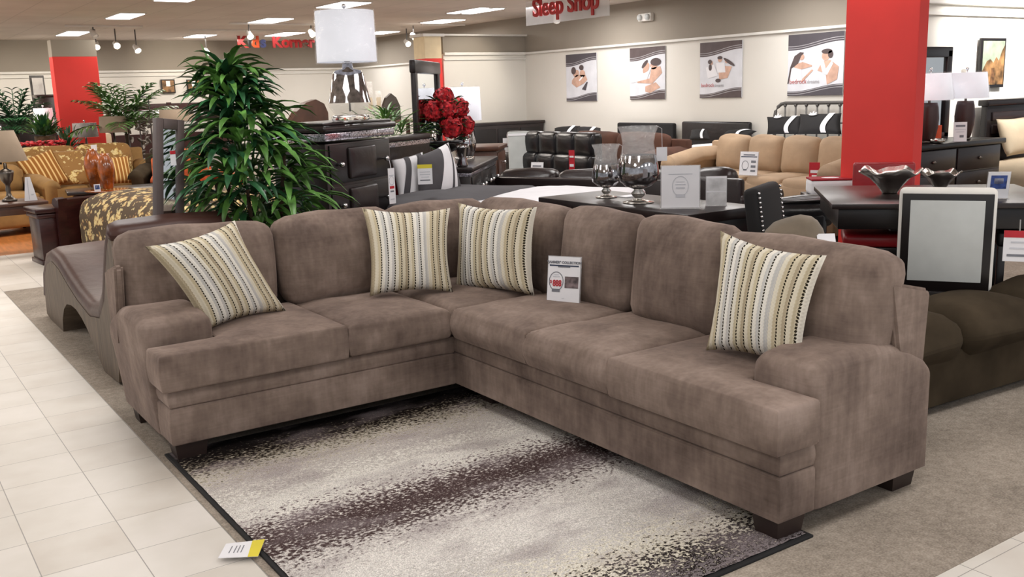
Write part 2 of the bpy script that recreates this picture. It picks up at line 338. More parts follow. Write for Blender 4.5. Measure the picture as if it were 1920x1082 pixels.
        def vt(i, j):
            if (i, j) not in D:
                x, y = X[i], Y[j]; d, nn = dist(x, y); D[i, j] = (d, nn)
                k = min(d, r)/r; rz = r*math.sqrt(max(0, 1-(1-k)**2)); bl = bulge*(1-math.exp(-(d/.10)))
                wv = .5*bulge*noise.noise(Vector((x*5+seed*7, y*5, seed)))*min(1, d/.05)
                top[i, j] = s.b.verts.new((x, y, z1-r+rz+bl+wv)); bot[i, j] = s.b.verts.new((x, y, z0+r-rz))
            return top[i, j], bot[i, j]
        cells = []
        for i in range(len(X)-1):
            for j in range(len(Y)-1):
                if ins((X[i]+X[i+1])/2, (Y[j]+Y[j+1])/2): cells.append((i, j))
        cs = set(cells); allv = []
        for i, j in cells:
            q = [vt(i, j), vt(i+1, j), vt(i+1, j+1), vt(i, j+1)]
            s.b.faces.new([a[0] for a in q]); s.b.faces.new([a[1] for a in q][::-1])
        mid = {}
        def ring(k):
            if k not in mid:
                t, bo = top[k].co, bot[k].co; nn = D[k][1]; row = []
                for f in (.25, .5, .75):
                    p = t.lerp(bo, f); o = side*math.sin(PI*f); row.append(s.b.verts.new((p.x+nn.x*o, p.y+nn.y*o, p.z)))
                mid[k] = [top[k]]+row+[bot[k]]
            return mid[k]
        for i, j in cells:
            for (di, dj, a, c) in ((-1, 0, (i, j+1), (i, j)), (1, 0, (i+1, j), (i+1, j+1)), (0, -1, (i, j), (i+1, j)), (0, 1, (i+1, j+1), (i, j+1))):
                if (i+di, j+dj) not in cs:
                    ra, rc = ring(a), ring(c)
                    for t in range(4): s.b.faces.new((ra[t], ra[t+1], rc[t+1], rc[t]))
        vs = list(top.values())+list(bot.values())+[v for r_ in mid.values() for v in r_[1:-1]]
        if mtx is not None: s._x(vs, mtx)
        return s
    def pillow(s, cor, th=.14, n=18, pinch=.055):
        BL, BR, TR, TL = [Vector(p) for p in cor]; nm = (BR-BL).cross(TL-BL).normalized()
        s.uv = s.uv or s.b.loops.layers.uv.new('UVMap'); uvl = s.uv
        for sg in (1, -1):
            g = []
            for i in range(n+1):
                row = []
                for j in range(n+1):
                    u, v = 2*i/n-1, 2*j/n-1
                    pu = u*(1-pinch*(1-v*v)); pv = v*(1-pinch*(1-u*u))
                    a, c = (pu+1)/2, (pv+1)/2
                    p = BL*(1-a)*(1-c)+BR*a*(1-c)+TR*a*c+TL*(1-a)*c
                    h = th/2*((1-u*u)*(1-v*v))**.42
                    h += .004*noise.noise(Vector((u*3, v*3, BL.x*9)))*min(1, (1-u*u)*(1-v*v)*4)
                    row.append(s.b.verts.new(p+nm*h*sg))
                g.append(row)
            for i in range(n):
                for j in range(n):
                    q = [(i, j), (i+1, j), (i+1, j+1), (i, j+1)]
                    if sg < 0: q = q[::-1]
                    f = s.b.faces.new([g[a][c] for a, c in q])
                    for lp, (a, c) in zip(f.loops, q): lp[uvl].uv = (a/n, c/n)
        bmesh.ops.remove_doubles(s.b, verts=s.b.verts, dist=.0004)
        return s
    def poly(s, pts, y0, y1):
        """extrude an x,z outline along y"""
        a = [s.b.verts.new((x, y0, z)) for x, z in pts]; c = [s.b.verts.new((x, y1, z)) for x, z in pts]; n = len(pts)
        s.b.faces.new(a); s.b.faces.new(c[::-1])
        for i in range(n): s.b.faces.new((a[i], c[i], c[(i+1) % n], a[(i+1) % n]))
        bmesh.ops.recalc_face_normals(s.b, faces=s.b.faces); return s
    def blade(s, p0, d, up, L, w, droop, n=5, fold=.25):
        """one long leaf"""
        p = Vector(p0); d = Vector(d).normalized(); side = d.cross(Vector(up)).normalized()
        if side.length < .5: side = Vector((1, 0, 0))
        rows = []
        for i in range(n+1):
            t = i/n; ww = w*(math.sin(PI*min(1, .12+.88*t)**.8) if t < 1 else 0); ww = w*math.sin(PI*(.08+.92*t))**.7 if t < 1 else .0005
            nrm = side.cross(d).normalized()
            rows.append([s.b.verts.new(p-side*ww/2+nrm*ww*fold), s.b.verts.new(p), s.b.verts.new(p+side*ww/2+nrm*ww*fold)])
            p = p+d*L/n; d = (d+Vector((0, 0, -droop/n))).normalized()
        for a, c in zip(rows, rows[1:]):
            s.b.faces.new((a[0], a[1], c[1], c[0])); s.b.faces.new((a[1], a[2], c[2], c[1]))
        return s
    def o(s, name, m, parent=None, smooth=None, ang=None):
        me = bpy.data.meshes.new(name)
        if smooth is not None or ang: bmesh.ops.recalc_face_normals(s.b, faces=s.b.faces)
        s.b.to_mesh(me); s.b.free()
        me.materials.append(M[m] if isinstance(m, str) else m)
        if smooth: me.polygons.foreach_set('use_smooth', [True]*len(me.polygons))
        ob = bpy.data.objects.new(name, me); COL.objects.link(ob)
        if smooth == 2: me.set_sharp_from_angle(angle=math.radians(40))
        if parent: ob.parent = parent
        return ob

def tag(o, label, cat, group=None, kind=None):
    o['label'] = label; o['category'] = cat
    if group: o['group'] = group
    if kind: o['kind'] = kind
    return o
def E(name, loc, rz, label, cat, group=None):
    o = bpy.data.objects.new(name, None); COL.objects.link(o); o.location = loc; o.rotation_euler = (0, 0, rz); o.empty_display_size = .1
    return tag(o, label, cat, group)
def dup(root, loc, rz, label, group=None):
    r = root.copy(); COL.objects.link(r); r.location = loc; r.rotation_euler = (0, 0, rz); r['label'] = label
    if group: r['group'] = group
    for ch in list(root.children):
        c = ch.copy(); COL.objects.link(c); c.parent = r
        for g in list(ch.children):
            d = g.copy(); COL.objects.link(d); d.parent = c
    return r
def struct(o): o['kind'] = 'structure'; return o
def text(name, body, size, m, parent=None, loc=(0, 0, 0), rot=(PI/2, 0, 0), ext=.001, bold=0, align='CENTER', sx=1):
    cu = bpy.data.curves.new('t', 'FONT'); cu.body = body; cu.size = size; cu.extrude = ext; cu.align_x = align; cu.offset = bold
    t = bpy.data.objects.new('t', cu); COL.objects.link(t); dg = bpy.context.evaluated_depsgraph_get()
    me = bpy.data.meshes.new_from_object(t.evaluated_get(dg)); bpy.data.objects.remove(t)
    me.materials.clear(); me.materials.append(M[m]); o = bpy.data.objects.new(name, me); COL.objects.link(o)
    o.location = loc; o.rotation_euler = rot; o.scale = (sx, 1, 1)
    if parent: o.parent = parent
    return o
def rot3(ax, a): return Matrix.Rotation(a, 4, ax)
T3 = Matrix.Translation

# ------------------------------------------------------------------ room shell
struct(B().box((-3.0, 10.0, -.05), (8.0, 40.0, .1)).box((9.5, -5, -.05), (17.0, 13.3, .1)).box((9.5, 10.7, -.05), (17, 2.4, .1)).o('floor', 'tile'))
struct(B().box((11.5, 17.8, -.052), (13, 11.8, .1)) .box((0, 19.95, -.052), (10, 6.1, .1)).box((4.25, 14.4, -.052), (1.5, 5.0, .1)).box((9.5, 5.575, -.048), (17.0, 7.85, .1)).o('floor_carpet', 'carpet'))
struct(B().box((0.0, 14.4, -.052), (7, 5.0, .1)).o('floor_wood', 'wood_floor'))
struct(B().box((5, 12, 3.02), (22, 26, .1)).o('ceiling', 'ceil'))
CZ = 2.97
# right wall (plane x = 10.9) in two tones with a rail, far wall (plane y = 23)
def wall2(name, a, b_, th=.12, zt=2.3, top=CZ, m2='wallg'):
    """two-tone wall between plan points a and b"""
    ax, ay = a; bx, by = b_; L = math.hypot(bx-ax, by-ay); an = math.atan2(by-ay, bx-ax)
    mt = T3((ax, ay, 0)) @ rot3('Z', an)
    w = struct(B().box((L/2, th/2, zt/2), (L, th, zt), mtx=mt).o(name, 'wallw'))
    struct(B().box((L/2, th/2, (zt+top)/2), (L, th, top-zt), mtx=mt).o(name+'_upper', m2))
    return w
wall2('wall_right', (10.9, 23.0), (10.9, 5.7))
wall2('wall_back', (-4, 23.0), (10.9, 23.0))
wall2('wall_partition', (9.1, 15.4), (10.9, 15.4), top=2.62)
wall2('wall_near_right', (8.4, 5.7), (14.5, 5.7), zt=2.3, m2='wallw')
struct(B().box((10.87, 14.35, 2.3), (.05, 17.3, .035)).o('trim_1', 'white'))
struct(B().box((3.45, 22.97, 2.3), (14.9, .05, .05), .01).box((3.45, 22.98, 2.2), (14.9, .03, .02)).o('trim_2', 'white'))
struct(B().box((10.0, 15.37, 2.3), (1.8, .05, .05), .01).box((10.0, 15.38, 2.2), (1.8, .03, .02)).o('trim_3', 'white'))
struct(B().box((11.45, 5.67, 2.33), (6.1, .05, .05), .01).box((11.45, 5.68, 2.22), (6.1, .03, .03)).o('trim_4', 'white'))
struct(B().box((9.8, 15.42, 2.63), (2.4, .2, .03)).o('trim_5', 'white'))

# ------------------------------------------------------------------ rug
rug = E('area_rug', (0, 0, 0), 0, 'shag area rug in dark brown, cream and purple-grey bands in front of the sectional', 'rug')
B().box((1.853, 3.248, .006), (1.65, 2.35, .011), .004).o('rug_border', 'blackfab', rug)
rb = B(); nx, ny = 66, 94
g = [[rb.b.verts.new((1.045+1.616*i/nx, 2.092+2.312*j/ny, .0135+.004*random.random())) for j in range(ny+1)] for i in range(nx+1)]
for i in range(nx):
    for j in range(ny): rb.b.faces.new((g[i][j], g[i+1][j], g[i+1][j+1], g[i][j+1]))
rb.o('rug_pile', 'rug', rug, True)

# ------------------------------------------------------------------ sectional sofa
S = E('sectional_sofa', (2.5, 4.25, 0), 0, 'large taupe suede L-shaped sectional sofa with loose cushions', 'sofa')
def sp(b, name, m='suede', smooth=2):
    o = b.o(name, m, S, smooth); o.matrix_parent_inverse = Matrix.Translation((-2.5, -4.25, 0)); return o
# skirt (L plan) and rolled ledge above it
sp(B().slab([(1.03, 4.257, 2.6, 4.452), (1.06, 4.257, 3.33, 5.08), (2.506, 2.09, 2.692, 4.3), (2.506, 2.125, 3.33, 5.08)], .09, .262, .012, 0, .004, .12), 'base')
def ledge(name, rects): return sp(B().slab(rects, .262, .350, .014, 0, .006, .1), name)
ledge('ledge', [(1.034, 4.262, 2.6, 4.452), (1.1, 4.262, 2.9, 4.9), (2.511, 2.094, 2.692, 4.3), (2.511, 2.15, 3.0, 4.9)])
# seat cushions: T-shaped at both ends
sp(B().slab([(1.0, 4.215, 1.888, 4.43), (1.325, 4.215, 1.888, 4.95)], .352, .518, .012, .018, .008, seed=1), 'seat_cushion')
sp(B().slab([(1.896, 4.22, 2.468, 4.95)], .352, .51, .028, .024, .014, seed=2), 'seat_cushion')
sp(B().slab([(2.485, 4.212, 3.15, 4.98)], .352, .512, .04, .02, .01, seed=3), 'seat_cushion')
sp(B().slab([(2.47, 3.556, 3.12, 4.205)], .35, .514, .028, .03, .018, seed=4), 'seat_cushion')
sp(B().slab([(2.468, 2.965, 3.12, 3.548)], .35, .514, .028, .03, .018, seed=5), 'seat_cushion')
sp(B().slab([(2.465, 2.07, 2.682, 2.957), (2.465, 2.395, 3.12, 2.957)], .352, .52, .012, .018, .008, seed=6), 'seat_cushion')
# arms
def arm(prof, w0, w1, flare, place, name='arm'):
    """prof: (depth, height); w0 outer, w1 inner"""
    R = []
    for i, (t, h, ins) in enumerate(prof):
        o0, o1 = w0+ins, w1-ins; r = .05; pts = []
        pts += [(o0, .09), (o0-flare*.5, .3), (o0-flare, h-r)]
        for a in range(1, 7): q = PI/2*a/6; pts.append((o0-flare+r*(1-math.cos(q)), h-r+r*math.sin(q)))
        for a in range(0, 6): q = PI/2*a/6; pts.append((o1-r+r*math.sin(q), h-r+r*math.cos(q)))
        pts += [(o1, h-r), (o1, .3), (o1, .09)]
        R.append([place(p, t, z) for p, z in pts])
    return sp(B().rings(R), name)
AP = [(0, .59, .03), (.008, .605, .012), (.022, .618, .003), (.045, .628, 0), (.12, .64, 0), (.22, .65, 0), (.33, .648, 0), (.44, .632, 0), (.54, .6, 0), (.62, .56, 0), (.66, .52, 0)]
arm(AP, 1.03, 1.318, .042, lambda p, t, z: (p, 4.45+t, z))
arm([(t, h-.005, i) for t, h, i in AP], 0, .3, .0, lambda p, t, z: (2.69+t*1.04, 2.094+p, z))
# back frames with raised end posts
def post(pts, a, b_, f, name):
    bb = B(); bb.rings([[f(d, k, z) for d, z in pts] for k in (a, b_)]); bmesh.ops.bevel(bb.b, geom=list(bb.b.edges), offset=.012, segments=2, affect='EDGES'); return sp(bb, name)
PP = [(.52, .45), (.425, .85), (.44, .866), (.668, .812), (.678, .79), (.655, .46)]
post(PP, 2.103, 2.150, lambda d, k, z: (2.69+d, k, z), 'back_post')
post([(d*.96, z-.025) for d, z in PP], 0.992, 1.035, lambda d, k, z: (k, 4.45+d, z), 'back_post')
sp(B().box((2.15, 5.09, .44), (2.2, .1, .7), .02).box((3.33, 3.63, .44), (.1, 3.0, .7), .02), 'back_frame')
# loose back cushions
def bc(c, w, h, th, tilt, face, roll=0, sag=.02, bl=.045, tp=.03):
    """c = bottom centre; face = heading of the front face"""
    mt = T3(c) @ rot3('Z', face) @ rot3('X', -tilt) @ rot3('Y', roll) @ T3((0, 0, h/2))
    return sp(B().puff((0, 0, 0), (w, th, h), .075, (.015, bl, .018), mt, 8, sag, tp), 'back_cushion')
bc((1.425, 4.93, .50), .80, .475, .20, .18, 0, .012, tp=.07)
bc((2.195, 4.94, .50), .70, .475, .20, .16, 0, -.015)
bc((2.86, 4.98, .49), .68, .475, .20, .12, 0, 0)
bc((3.14, 4.52, .49), .86, .485, .20, .12, -PI/2, .0)
bc((3.13, 3.81, .49), .565, .495, .21, .14, -PI/2, .012)
bc((3.12, 3.205, .49), .60, .50, .21, .14, -PI/2, .01)
bc((3.09, 2.515, .51), .82, .465, .22, .16, -PI/2, -.01, tp=.09)
for x, y in ((1.12, 4.34), (1.12, 5.02), (2.66, 4.10), (2.60, 2.17), (3.30, 2.19), (3.30, 5.0)):
    bl = B(); bl.rings([[(x+dx*k, y+dy*k, z) for dx, dy in ((-.075, -.06), (.075, -.06), (.075, .06), (-.075, .06))] for z, k in ((0.0, .82), (.095, 1))]); sp(bl, 'leg', 'leg', None)

# ------------------------------------------------------------------ throw pillows
def tp(cor, label, th=.15, **k):
    c = sum((Vector(p) for p in cor), Vector())/4
    o = B().pillow([Vector(p)-c for p in cor], th, pinch=.11, **k).o('throw_pillow', 'stripe', None, True); o.location = c
    return tag(o, label, 'pillow', 'striped throw pillows on the sectional')
tp([(1.315, 4.56, .525), (1.775, 4.70, .525), (1.577, 4.800, 1.008), (1.086, 4.620, 0.951)], 'striped cream and tan pillow tilted over, beside the left arm of the sectional')
tp([(2.229, 4.660, 0.542), (2.655, 4.500, 0.530), (2.791, 4.720, 0.965), (2.302, 4.840, 1.000)], 'striped pillow left of the pair in the sectional corner')
tp([(2.800, 4.727, 0.487), (2.900, 4.073, 0.540), (2.980, 4.139, 1.000), (2.930, 4.861, 0.972)], 'striped pillow right of the pair in the sectional corner')
tp([(2.790, 2.723, 0.541), (2.860, 2.303, 0.538), (2.950, 2.269, 0.970), (2.930, 2.785, 1.014)], 'striped pillow leaning beside the right arm of the sectional')

# ================================================================== things on and around the sofa
def sign(name, loc, rz, tilt, w, h, label, group=None, prints=None, cat='sign'):
    """acrylic stand with a printed sheet; local front is -Y, foot at the origin"""
    t = E(name, loc, rz, label, cat, group)
    mt = rot3('X', -tilt)
    a = B().box((0, .002, h/2), (w, .004, h), .001, mtx=mt).box((0, -.012, .002), (w*1.04, .03, .003)).o('acrylic_stand', 'acrylic', t)
    s = B().box((0, -.002, h/2+.001), (w*.95, .003, h*.96), mtx=mt).o('printed_sheet', 'paper', t)
    if prints: prints(t, s, w, h, mt)
    return t
def on(parent, mt, o):
    o.parent = parent; o.matrix_basis = mt @ o.matrix_basis; return o
def bars(parent, mt, items, y=-.0045, depth=.001):
    """flat printed bars: (x, z, w, h, material)"""
    by = {}
    for x, z, w, h, m in items: by.setdefault(m, B()).box((x, y, z), (w, depth, h), mtx=mt)
    for m, b in by.items(): b.o('print', m, parent)
def bulb_outline(parent, mt, cx, cz, r, m, w=.0035):
    b = B(); n = 28
    for i in range(n):
        a0, a1 = -PI/2+.5+(2*PI-1.0)*i/n, -PI/2+.5+(2*PI-1.0)*(i+1)/n
        p0 = (cx+r*math.cos(a0), cz+r*1.25*math.sin(a0)); p1 = (cx+r*math.cos(a1), cz+r*1.25*math.sin(a1))
        an = math.atan2(p1[1]-p0[1], p1[0]-p0[0]); L = math.hypot(p1[0]-p0[0], p1[1]-p0[1])
        b.box((0, 0, 0), (L*1.2, .001, w), mtx=mt @ T3(((p0[0]+p1[0])/2, -.0045, (p0[1]+p1[1])/2)) @ rot3('Y', -an))
    b.box((cx, -.0045, cz-r*1.22), (r*1.15, .001, r*.42), mtx=mt); b.o('print', m, parent)
def price888(t, s, w, h, mt):
    on(t, mt, text('lettering', '“JAMMER” COLLECTION', w*.093, 'ink', None, (0, -.005, h*.845), bold=.0006))
    bars(t, mt, [(0, h*.80, w*.86, h*.028, 'navy'), (0, h*.775, w*.36, h*.022, 'ink')])
    bulb_outline(t, mt, -w*.22, h*.47, w*.205, 'ink')
    on(t, mt, text('price', '888', w*.24, 'redink', None, (-w*.19, -.0055, h*.37), bold=.0012, sx=.72)); on(t, mt, text('price', '$', w*.12, 'redink', None, (-w*.375, -.0055, h*.43)))
    bars(t, mt, [(-w*.22, h*.61, w*.14, h*.012, 'faint'), (-w*.22, h*.57, w*.2, h*.02, 'faint')])
    bars(t, mt, [(w*.235, h*.46, w*.4, h*.24, 'photo')])
    bars(t, mt, [(0, h*.12, w*.08, h*.008, 'faint')])
sign('price_sign', (2.925, 3.858, .528), math.radians(-60), .16, .186, .245, 'white $888 price card in a clear stand on the sectional seat', prints=price888)

# tag of the rug lying over the tile
t = E('rug_tag', (1.0, 3.22, .018), 0, 'white and yellow plastic price tag lying on the tile at the rug edge', 'tag')
def quad(pts, h=.0012):
    b = B(); b.rings([[(x-1.0, y-3.22, z) for x, y in pts] for z in (0, h)]); return b
a, b_, c, d = (0.892, 3.219, 0.018), (1.010, 3.142, 0.018), (1.078, 3.257, 0.018), (0.952, 3.313, 0.018)
lerp = lambda p, q, k: (p[0]+(q[0]-p[0])*k, p[1]+(q[1]-p[1])*k)
quad([a[:2], b_[:2], c[:2], d[:2]]).o('card', 'paper', t)
o = quad([lerp(a, b_, .74), b_[:2], c[:2], lerp(d, c, .68)]).o('yellow_end', 'yellow', t); o.location.z = .0013
for k in (.2, .32, .41, .5): o = quad([lerp(lerp(a, b_, k), lerp(d, c, k), .3), lerp(lerp(a, b_, k+.02), lerp(d, c, k+.02), .3), lerp(lerp(a, b_, k+.02), lerp(d, c, k+.02), .75), lerp(lerp(a, b_, k), lerp(d, c, k), .75)]).o('print', 'ink', t); o.location.z = .0013

# ------------------------------------------------------------------ black tall counter behind the sofa and what stands on it
t = E('counter_table', (3.985, 4.44, 0), 0, 'long espresso counter-height table behind the sectional carrying glass hurricanes', 'table')
B().box((0, 0, .89), (.57, 1.37, .06), .006).o('tabletop', 'espresso', t, 2)
B().box((0, 0, .80), (.49, 1.29, .12), .004).o('apron', 'bwood', t, 2)
for sx in (-1, 1):
    for sy in (-1, 1): B().box((sx*.235, sy*.63, .37), (.085, .085, .74), .004).o('leg', 'bwood', t, 2)
B().box((0, 0, .16), (.44, 1.2, .03), .004).o('shelf', 'bwood', t, 2)
def hurricane(name, loc, H, R, label):
    t = E(name, loc, 0, label, 'vase', 'mercury glass hurricanes on the espresso counter table')
    B().lathe((0, 0, 0), [(.0, 0), (R*.72, 0), (R*.74, H*.015), (R*.3, H*.04), (R*.16, H*.06), (R*.3, H*.10), (R*.34, H*.13), (R*.2, H*.17), (R*.24, H*.185)]).o('foot', 'silver', t, True)
    B().lathe((0, 0, 0), [(R*.2, H*.18), (R*.62, H*.225), (R*.92, H*.30), (R*.985, H*.38), (R*.93, H*.50), (R*.88, H*.56), (R*.82, H*.63)], cap=False).o('mirrored_bowl', 'mercury', t, True)
    g = B().lathe((0, 0, 0), [(R*.90, H*.53), (R*.80, H*.66), (R*.74, H*.78), (R*.80, H*.90), (R*.96, H*1.0), (R*.94, H*1.0), (R*.78, H*.90), (R*.72, H*.78), (R*.78, H*.66), (R*.885, H*.53)], cap=False).o('glass_chimney', 'film', t, True)
    B().tube([(R*.8, -R*.35, H), (R*1.02, -R*.5, H*.96), (R*1.0, -R*.55, H*.72)], .0012).o('string', 'paper', t)
    B().box((R*.95, -R*.58, H*.63), (R*.5, .002, H*.18), rot=math.radians(-34)).o('price_tag', 'paper', t)
    return t
hurricane('hurricane_vase', (3.974, 4.760, 0.921), .335, .094, 'shorter mercury glass footed hurricane on the espresso counter')
hurricane('hurricane_vase', (3.910, 4.384, 0.921), .455, .128, 'taller mercury glass footed hurricane on the espresso counter')
def faintp(t, s, w, h, mt):
    bulb_outline(t, mt, 0, h*.52, w*.2, 'faint', .003); bars(t, mt, [(0, h*.62, w*.22, h*.012, 'faint'), (0, h*.56, w*.26, h*.02, 'faint'), (0, h*.48, w*.22, h*.04, 'faint'), (0, h*.80, w*.6, h*.02, 'faint')])
sign('table_sign', (3.87, 3.985, .921), math.radians(-43), .0, .222, .245, 'large white sheet in an acrylic stand on the espresso counter', prints=faintp)
def marblep(t, s, w, h, mt): bars(t, mt, [(0, h*.72, w*.93, h*.42, 'marble'), (0, h*.24, w*.93, h*.42, 'marble'), (0, h*.48, w*.93, h*.04, 'paper')])
sign('table_sign', (4.10, 3.93, .921), math.radians(-43), .0, .12, .17, 'small marbled card standing behind the white sheet on the espresso counter', prints=marblep)
o = B().box((0, 0, .0015), (.15, .09, .003)).o('flyer', 'paper'); o.location = (4.12, 4.70, .9205); tag(o, 'white flyer lying flat behind the hurricanes on the espresso counter', 'flyer')

# ------------------------------------------------------------------ chairs around
def parsons(name, loc, rz, w, h, th, m, label, nails=None, frame=None, seat=None, group=None, lean=.08, rnd=.03):
    """upholstered dining chair, local front -Y; back slab stands at +Y"""
    t = E(name, loc, rz, label, 'chair', group)
    mt = T3((0, .2, .48)) @ rot3('X', -lean)
    B().box((0, 0, (h-.48)/2), (w, th, h-.48), rnd, 3, mtx=mt).o('backrest', m, t, 2)
    B().box((0, 0, .43), (w, .46, .12), .035, 3).o('seat', seat or m, t, 2)
    for sx in (-1, 1):
        for sy in (-1, 1): B().box((sx*(w/2-.035), .2*sy, .19), (.045, .045, .38), .004).o('leg', 'bwood', t, 2)
    if nails:
        for s_ in (-1, 1):
            nb = B()
            for i in range(24):
                q = mt @ Vector((s_*(w/2-.012), -th/2-.001, .02+(h-.53)*i/23)); nb.ball(q, .0075, n=8)
            nb.o('nailhead_trim', 'chrome', t, True)
    if frame:
        y = th/2; H = h-.48
        B().box((0, y, H*.5-.065), (w*.93, .014, H+.07), .002, mtx=mt).o('dark_border', 'bwood', t, 2)
        B().box((0, y+.008, H-.065-.217), (w*.76, .006, .435), .002, mtx=mt).o('back_panel', frame, t, 2)
        p = B().box((0, .03, -.18), (w*.84, .05, .36), .004, mtx=mt).o('lower_rail', 'bwood', t, 2)
    return t
# white dining chair seen from behind
parsons('dining_chair', (4.960, 3.038, 0), math.radians(123), .475, 1.035, .07, 'white', 'white dining chair with grey back panel in a black border, turned away beside the sectional', frame='lgrey', seat='blackfab', lean=.02)
parsons('dining_chair', (4.115, 3.255, 0), math.radians(26), .44, 1.08, .085, 'blackfab', 'black upholstered chair with silver nailheads between the two dark tables', nails=1, lean=.13)
# taupe rounded chair top behind the sectional
t = E('accent_chair', (3.753, 2.984, 0), math.radians(-40), 'small taupe plush chair whose rounded back shows above the sectional', 'chair')
B().puff((0, .12, .0), (.30, .17, .58), .10, (0, .03, .02), mtx=T3((0, 0, .66)) @ rot3('Y', -.30), sag=.01).o('backrest', 'taupe', t, True)
B().puff((0, -.12, .32), (.42, .42, .26), .06, (0, 0, .03)).o('seat', 'taupe', t, True)
for sx in (-1, 1):
    for sy in (-1, 1): B().cyl((sx*.15, sy*.15-.1, .1), .016, .2, .022).o('leg', 'bwood', t, True)
o = B().box((0, 0, 0), (.085, .003, .05), .001, mtx=rot3('X', -.7)).o('care_label', 'paper', t); o.location = (.08, .03, .865)

# ------------------------------------------------------------------ square dark table with hammered bowls
A = (4.575, 3.495, 0.920); rz2 = math.radians(-46)
ex = Vector((math.cos(rz2), math.sin(rz2), 0)); ey = Vector((-math.sin(rz2), math.cos(rz2), 0))
c = Vector((A[0], A[1], 0))+ex*.62+ey*.52
t = E('dining_table', (c.x, c.y, 0), rz2, 'square espresso pub table holding two hammered silver bowls', 'table')
B().box((0, 0, .905), (1.24, 1.04, .03), .004).o('tabletop', 'espresso', t, 2)
B().box((0, 0, .83), (1.16, .96, .12), .004).o('apron', 'bwood', t, 2)
B().box((0, 0, .42), (.5, .42, .7), .01).o('pedestal', 'bwood', t, 2); B().box((0, 0, .04), (.9, .76, .08), .01).o('base', 'bwood', t, 2)
def bowl(name, loc, R, H, label, ph=0):
    t = E(name, loc, 0, label, 'bowl', 'hammered silver bowls on the pub table')
    w = lambda a, r, z: (.10*H*math.sin(5*a+ph)+.05*H*math.sin(9*a+1+ph))*(r/R)**3
    B().lathe((0, 0, 0), [(R*.0, 0), (R*.24, .0), (R*.26, .01), (R*.42, H*.36), (R*.66, H*.70), (R, H), (R*.985, H*1.03), (R*.64, H*.76), (R*.38, H*.42), (R*.18, H*.12), (0, H*.10)], 56, True, wob=w).o('bowl_shell', 'silver', t, True)
    return t
bowl('silver_bowl', (5.248, 3.591, 0.921), .185, .14, 'large wavy-rimmed silver bowl on the near side of the pub table')
bowl('silver_bowl', (5.585, 3.470, 0.921), .125, .11, 'small wavy-rimmed silver bowl behind the white dining chair', 1.4)
def bluep(t, s, w, h, mt): bars(t, mt, [(0, h*.62, w*.7, h*.5, 'bluepr'), (0, h*.66, w*.4, h*.2, 'paper')])
sign('table_sign', (5.372, 2.987, 0.921), math.radians(-48), -.25, .12, .16, 'blue and white card leaning on the pub table behind the white chair', prints=bluep)
def redchair(loc, rz, label):
    t = E('bar_chair', loc, rz, label, 'chair', None)
    B().box((0, .2, .72), (.46, .06, .5), .025, 3).o('backrest', 'redleather', t, 2); B().box((0, 0, .6), (.46, .44, .09), .035, 3).o('seat', 'redleather', t, 2)
    B().box((0, -.0, .545), (.42, .40, .03), .003).o('seat_frame', 'bwood', t, 2)
    for sx in (-1, 1):
        for sy in (-1, 1): B().box((sx*.2, .18*sy, .265), (.04, .04, .53), .003).o('leg', 'bwood', t, 2)
    return t
redchair((6.576, 4.541, 0), math.radians(-51), 'red leather chair on the far side of the pub table, by the red column')
t = E('bar_stool', (5.048, 3.514, 0), math.radians(129), 'red leather stool tucked under the pub table left of the white chair', 'stool')
B().box((0, 0, .68), (.42, .36, .08), .03, 3).o('seat', 'redleather', t, 2); B().box((0, 0, .62), (.38, .34, .04), .003).o('seat_frame', 'bwood', t, 2)
for sx in (-1, 1):
    for sy in (-1, 1): B().box((sx*.17, .13*sy, .30), (.04, .04, .60), .003).o('leg', 'bwood', t, 2)
# black stool with price tag, frame edge right
t = E('bar_stool', (5.587, 2.874, 0), math.radians(35), 'black stool with a hanging red and white price tag at the right frame edge', 'stool')
B().box((0, 0, .70), (.42, .42, .09), .02, 3).o('seat', 'black', t, 2)
for sx in (-1, 1):
    for sy in (-1, 1): B().box((sx*.18, sy*.18, .33), (.04, .04, .66), .003).o('leg', 'bwood', t, 2)
B().box((0, 0, .22), (.36, .03, .03), .003).o('footrest', 'silver', t, 2)
g = E('price_tag', (4.658, 2.462, 0.786), math.radians(-58), 'white price tag with a red top hanging at the right frame edge', 'tag')
B().box((0, 0, 0), (.135, .002, .15)).o('card', 'paper', g); B().box((0, -.0015, .06), (.135, .001, .034)).o('red_top', 'redink', g); B().tube([(0, 0, .075), (0, .01, .13)], .003).o('loop', 'silver', g)
bars(g, Matrix(), [(0, .02, .07, .008, 'faint'), (0, -.01, .08, .008, 'faint'), (0, -.045, .1, .012, 'ink')], y=-.002)

# ------------------------------------------------------------------ dark plush ottoman right of the sectional
t = E('plush_ottoman', (4.66, 2.70, 0), math.radians(-3), 'dark olive-brown tufted plush ottoman right of the sectional', 'ottoman')
b = B(); b.rings([[(x*k, y*k2, z) for x, y in ((-.98, -.19), (.98, -.19), (.98, .19), (-.98, .19))] for z, k, k2 in ((.05, .95, .9), (.08, .97, .93), (.18, .99, .97), (.29, 1, 1), (.31, .99, .98))]); b.o('base', 'olive', t, 2)
for i in range(3):
    B().puff((-.66+.66*i, 0, .365), (.68, .46, .20), .09, (.0, .03, .055), sag=.012).o('tufted_cushion', 'olive', t, True)
for sx in (-1, 1):
    for sy in (-1, 1): B().cyl((sx*.8, sy*.12, .025), .03, .05).o('foot', 'bwood', t)

# ================================================================== bedroom group behind the sectional
RZ = math.radians(31.6); EX = Vector((math.cos(RZ), math.sin(RZ), 0)); EY = Vector((-math.sin(RZ), math.cos(RZ), 0))
def knob(parent, x, y, z, r=.021):
    b = B(); b.cyl((x, y-.012, z), .006, .024, n=10, axis='y'); b.ball((x, y-.034, z), r, n=10); return b.o('knob', 'chrome', parent, True)
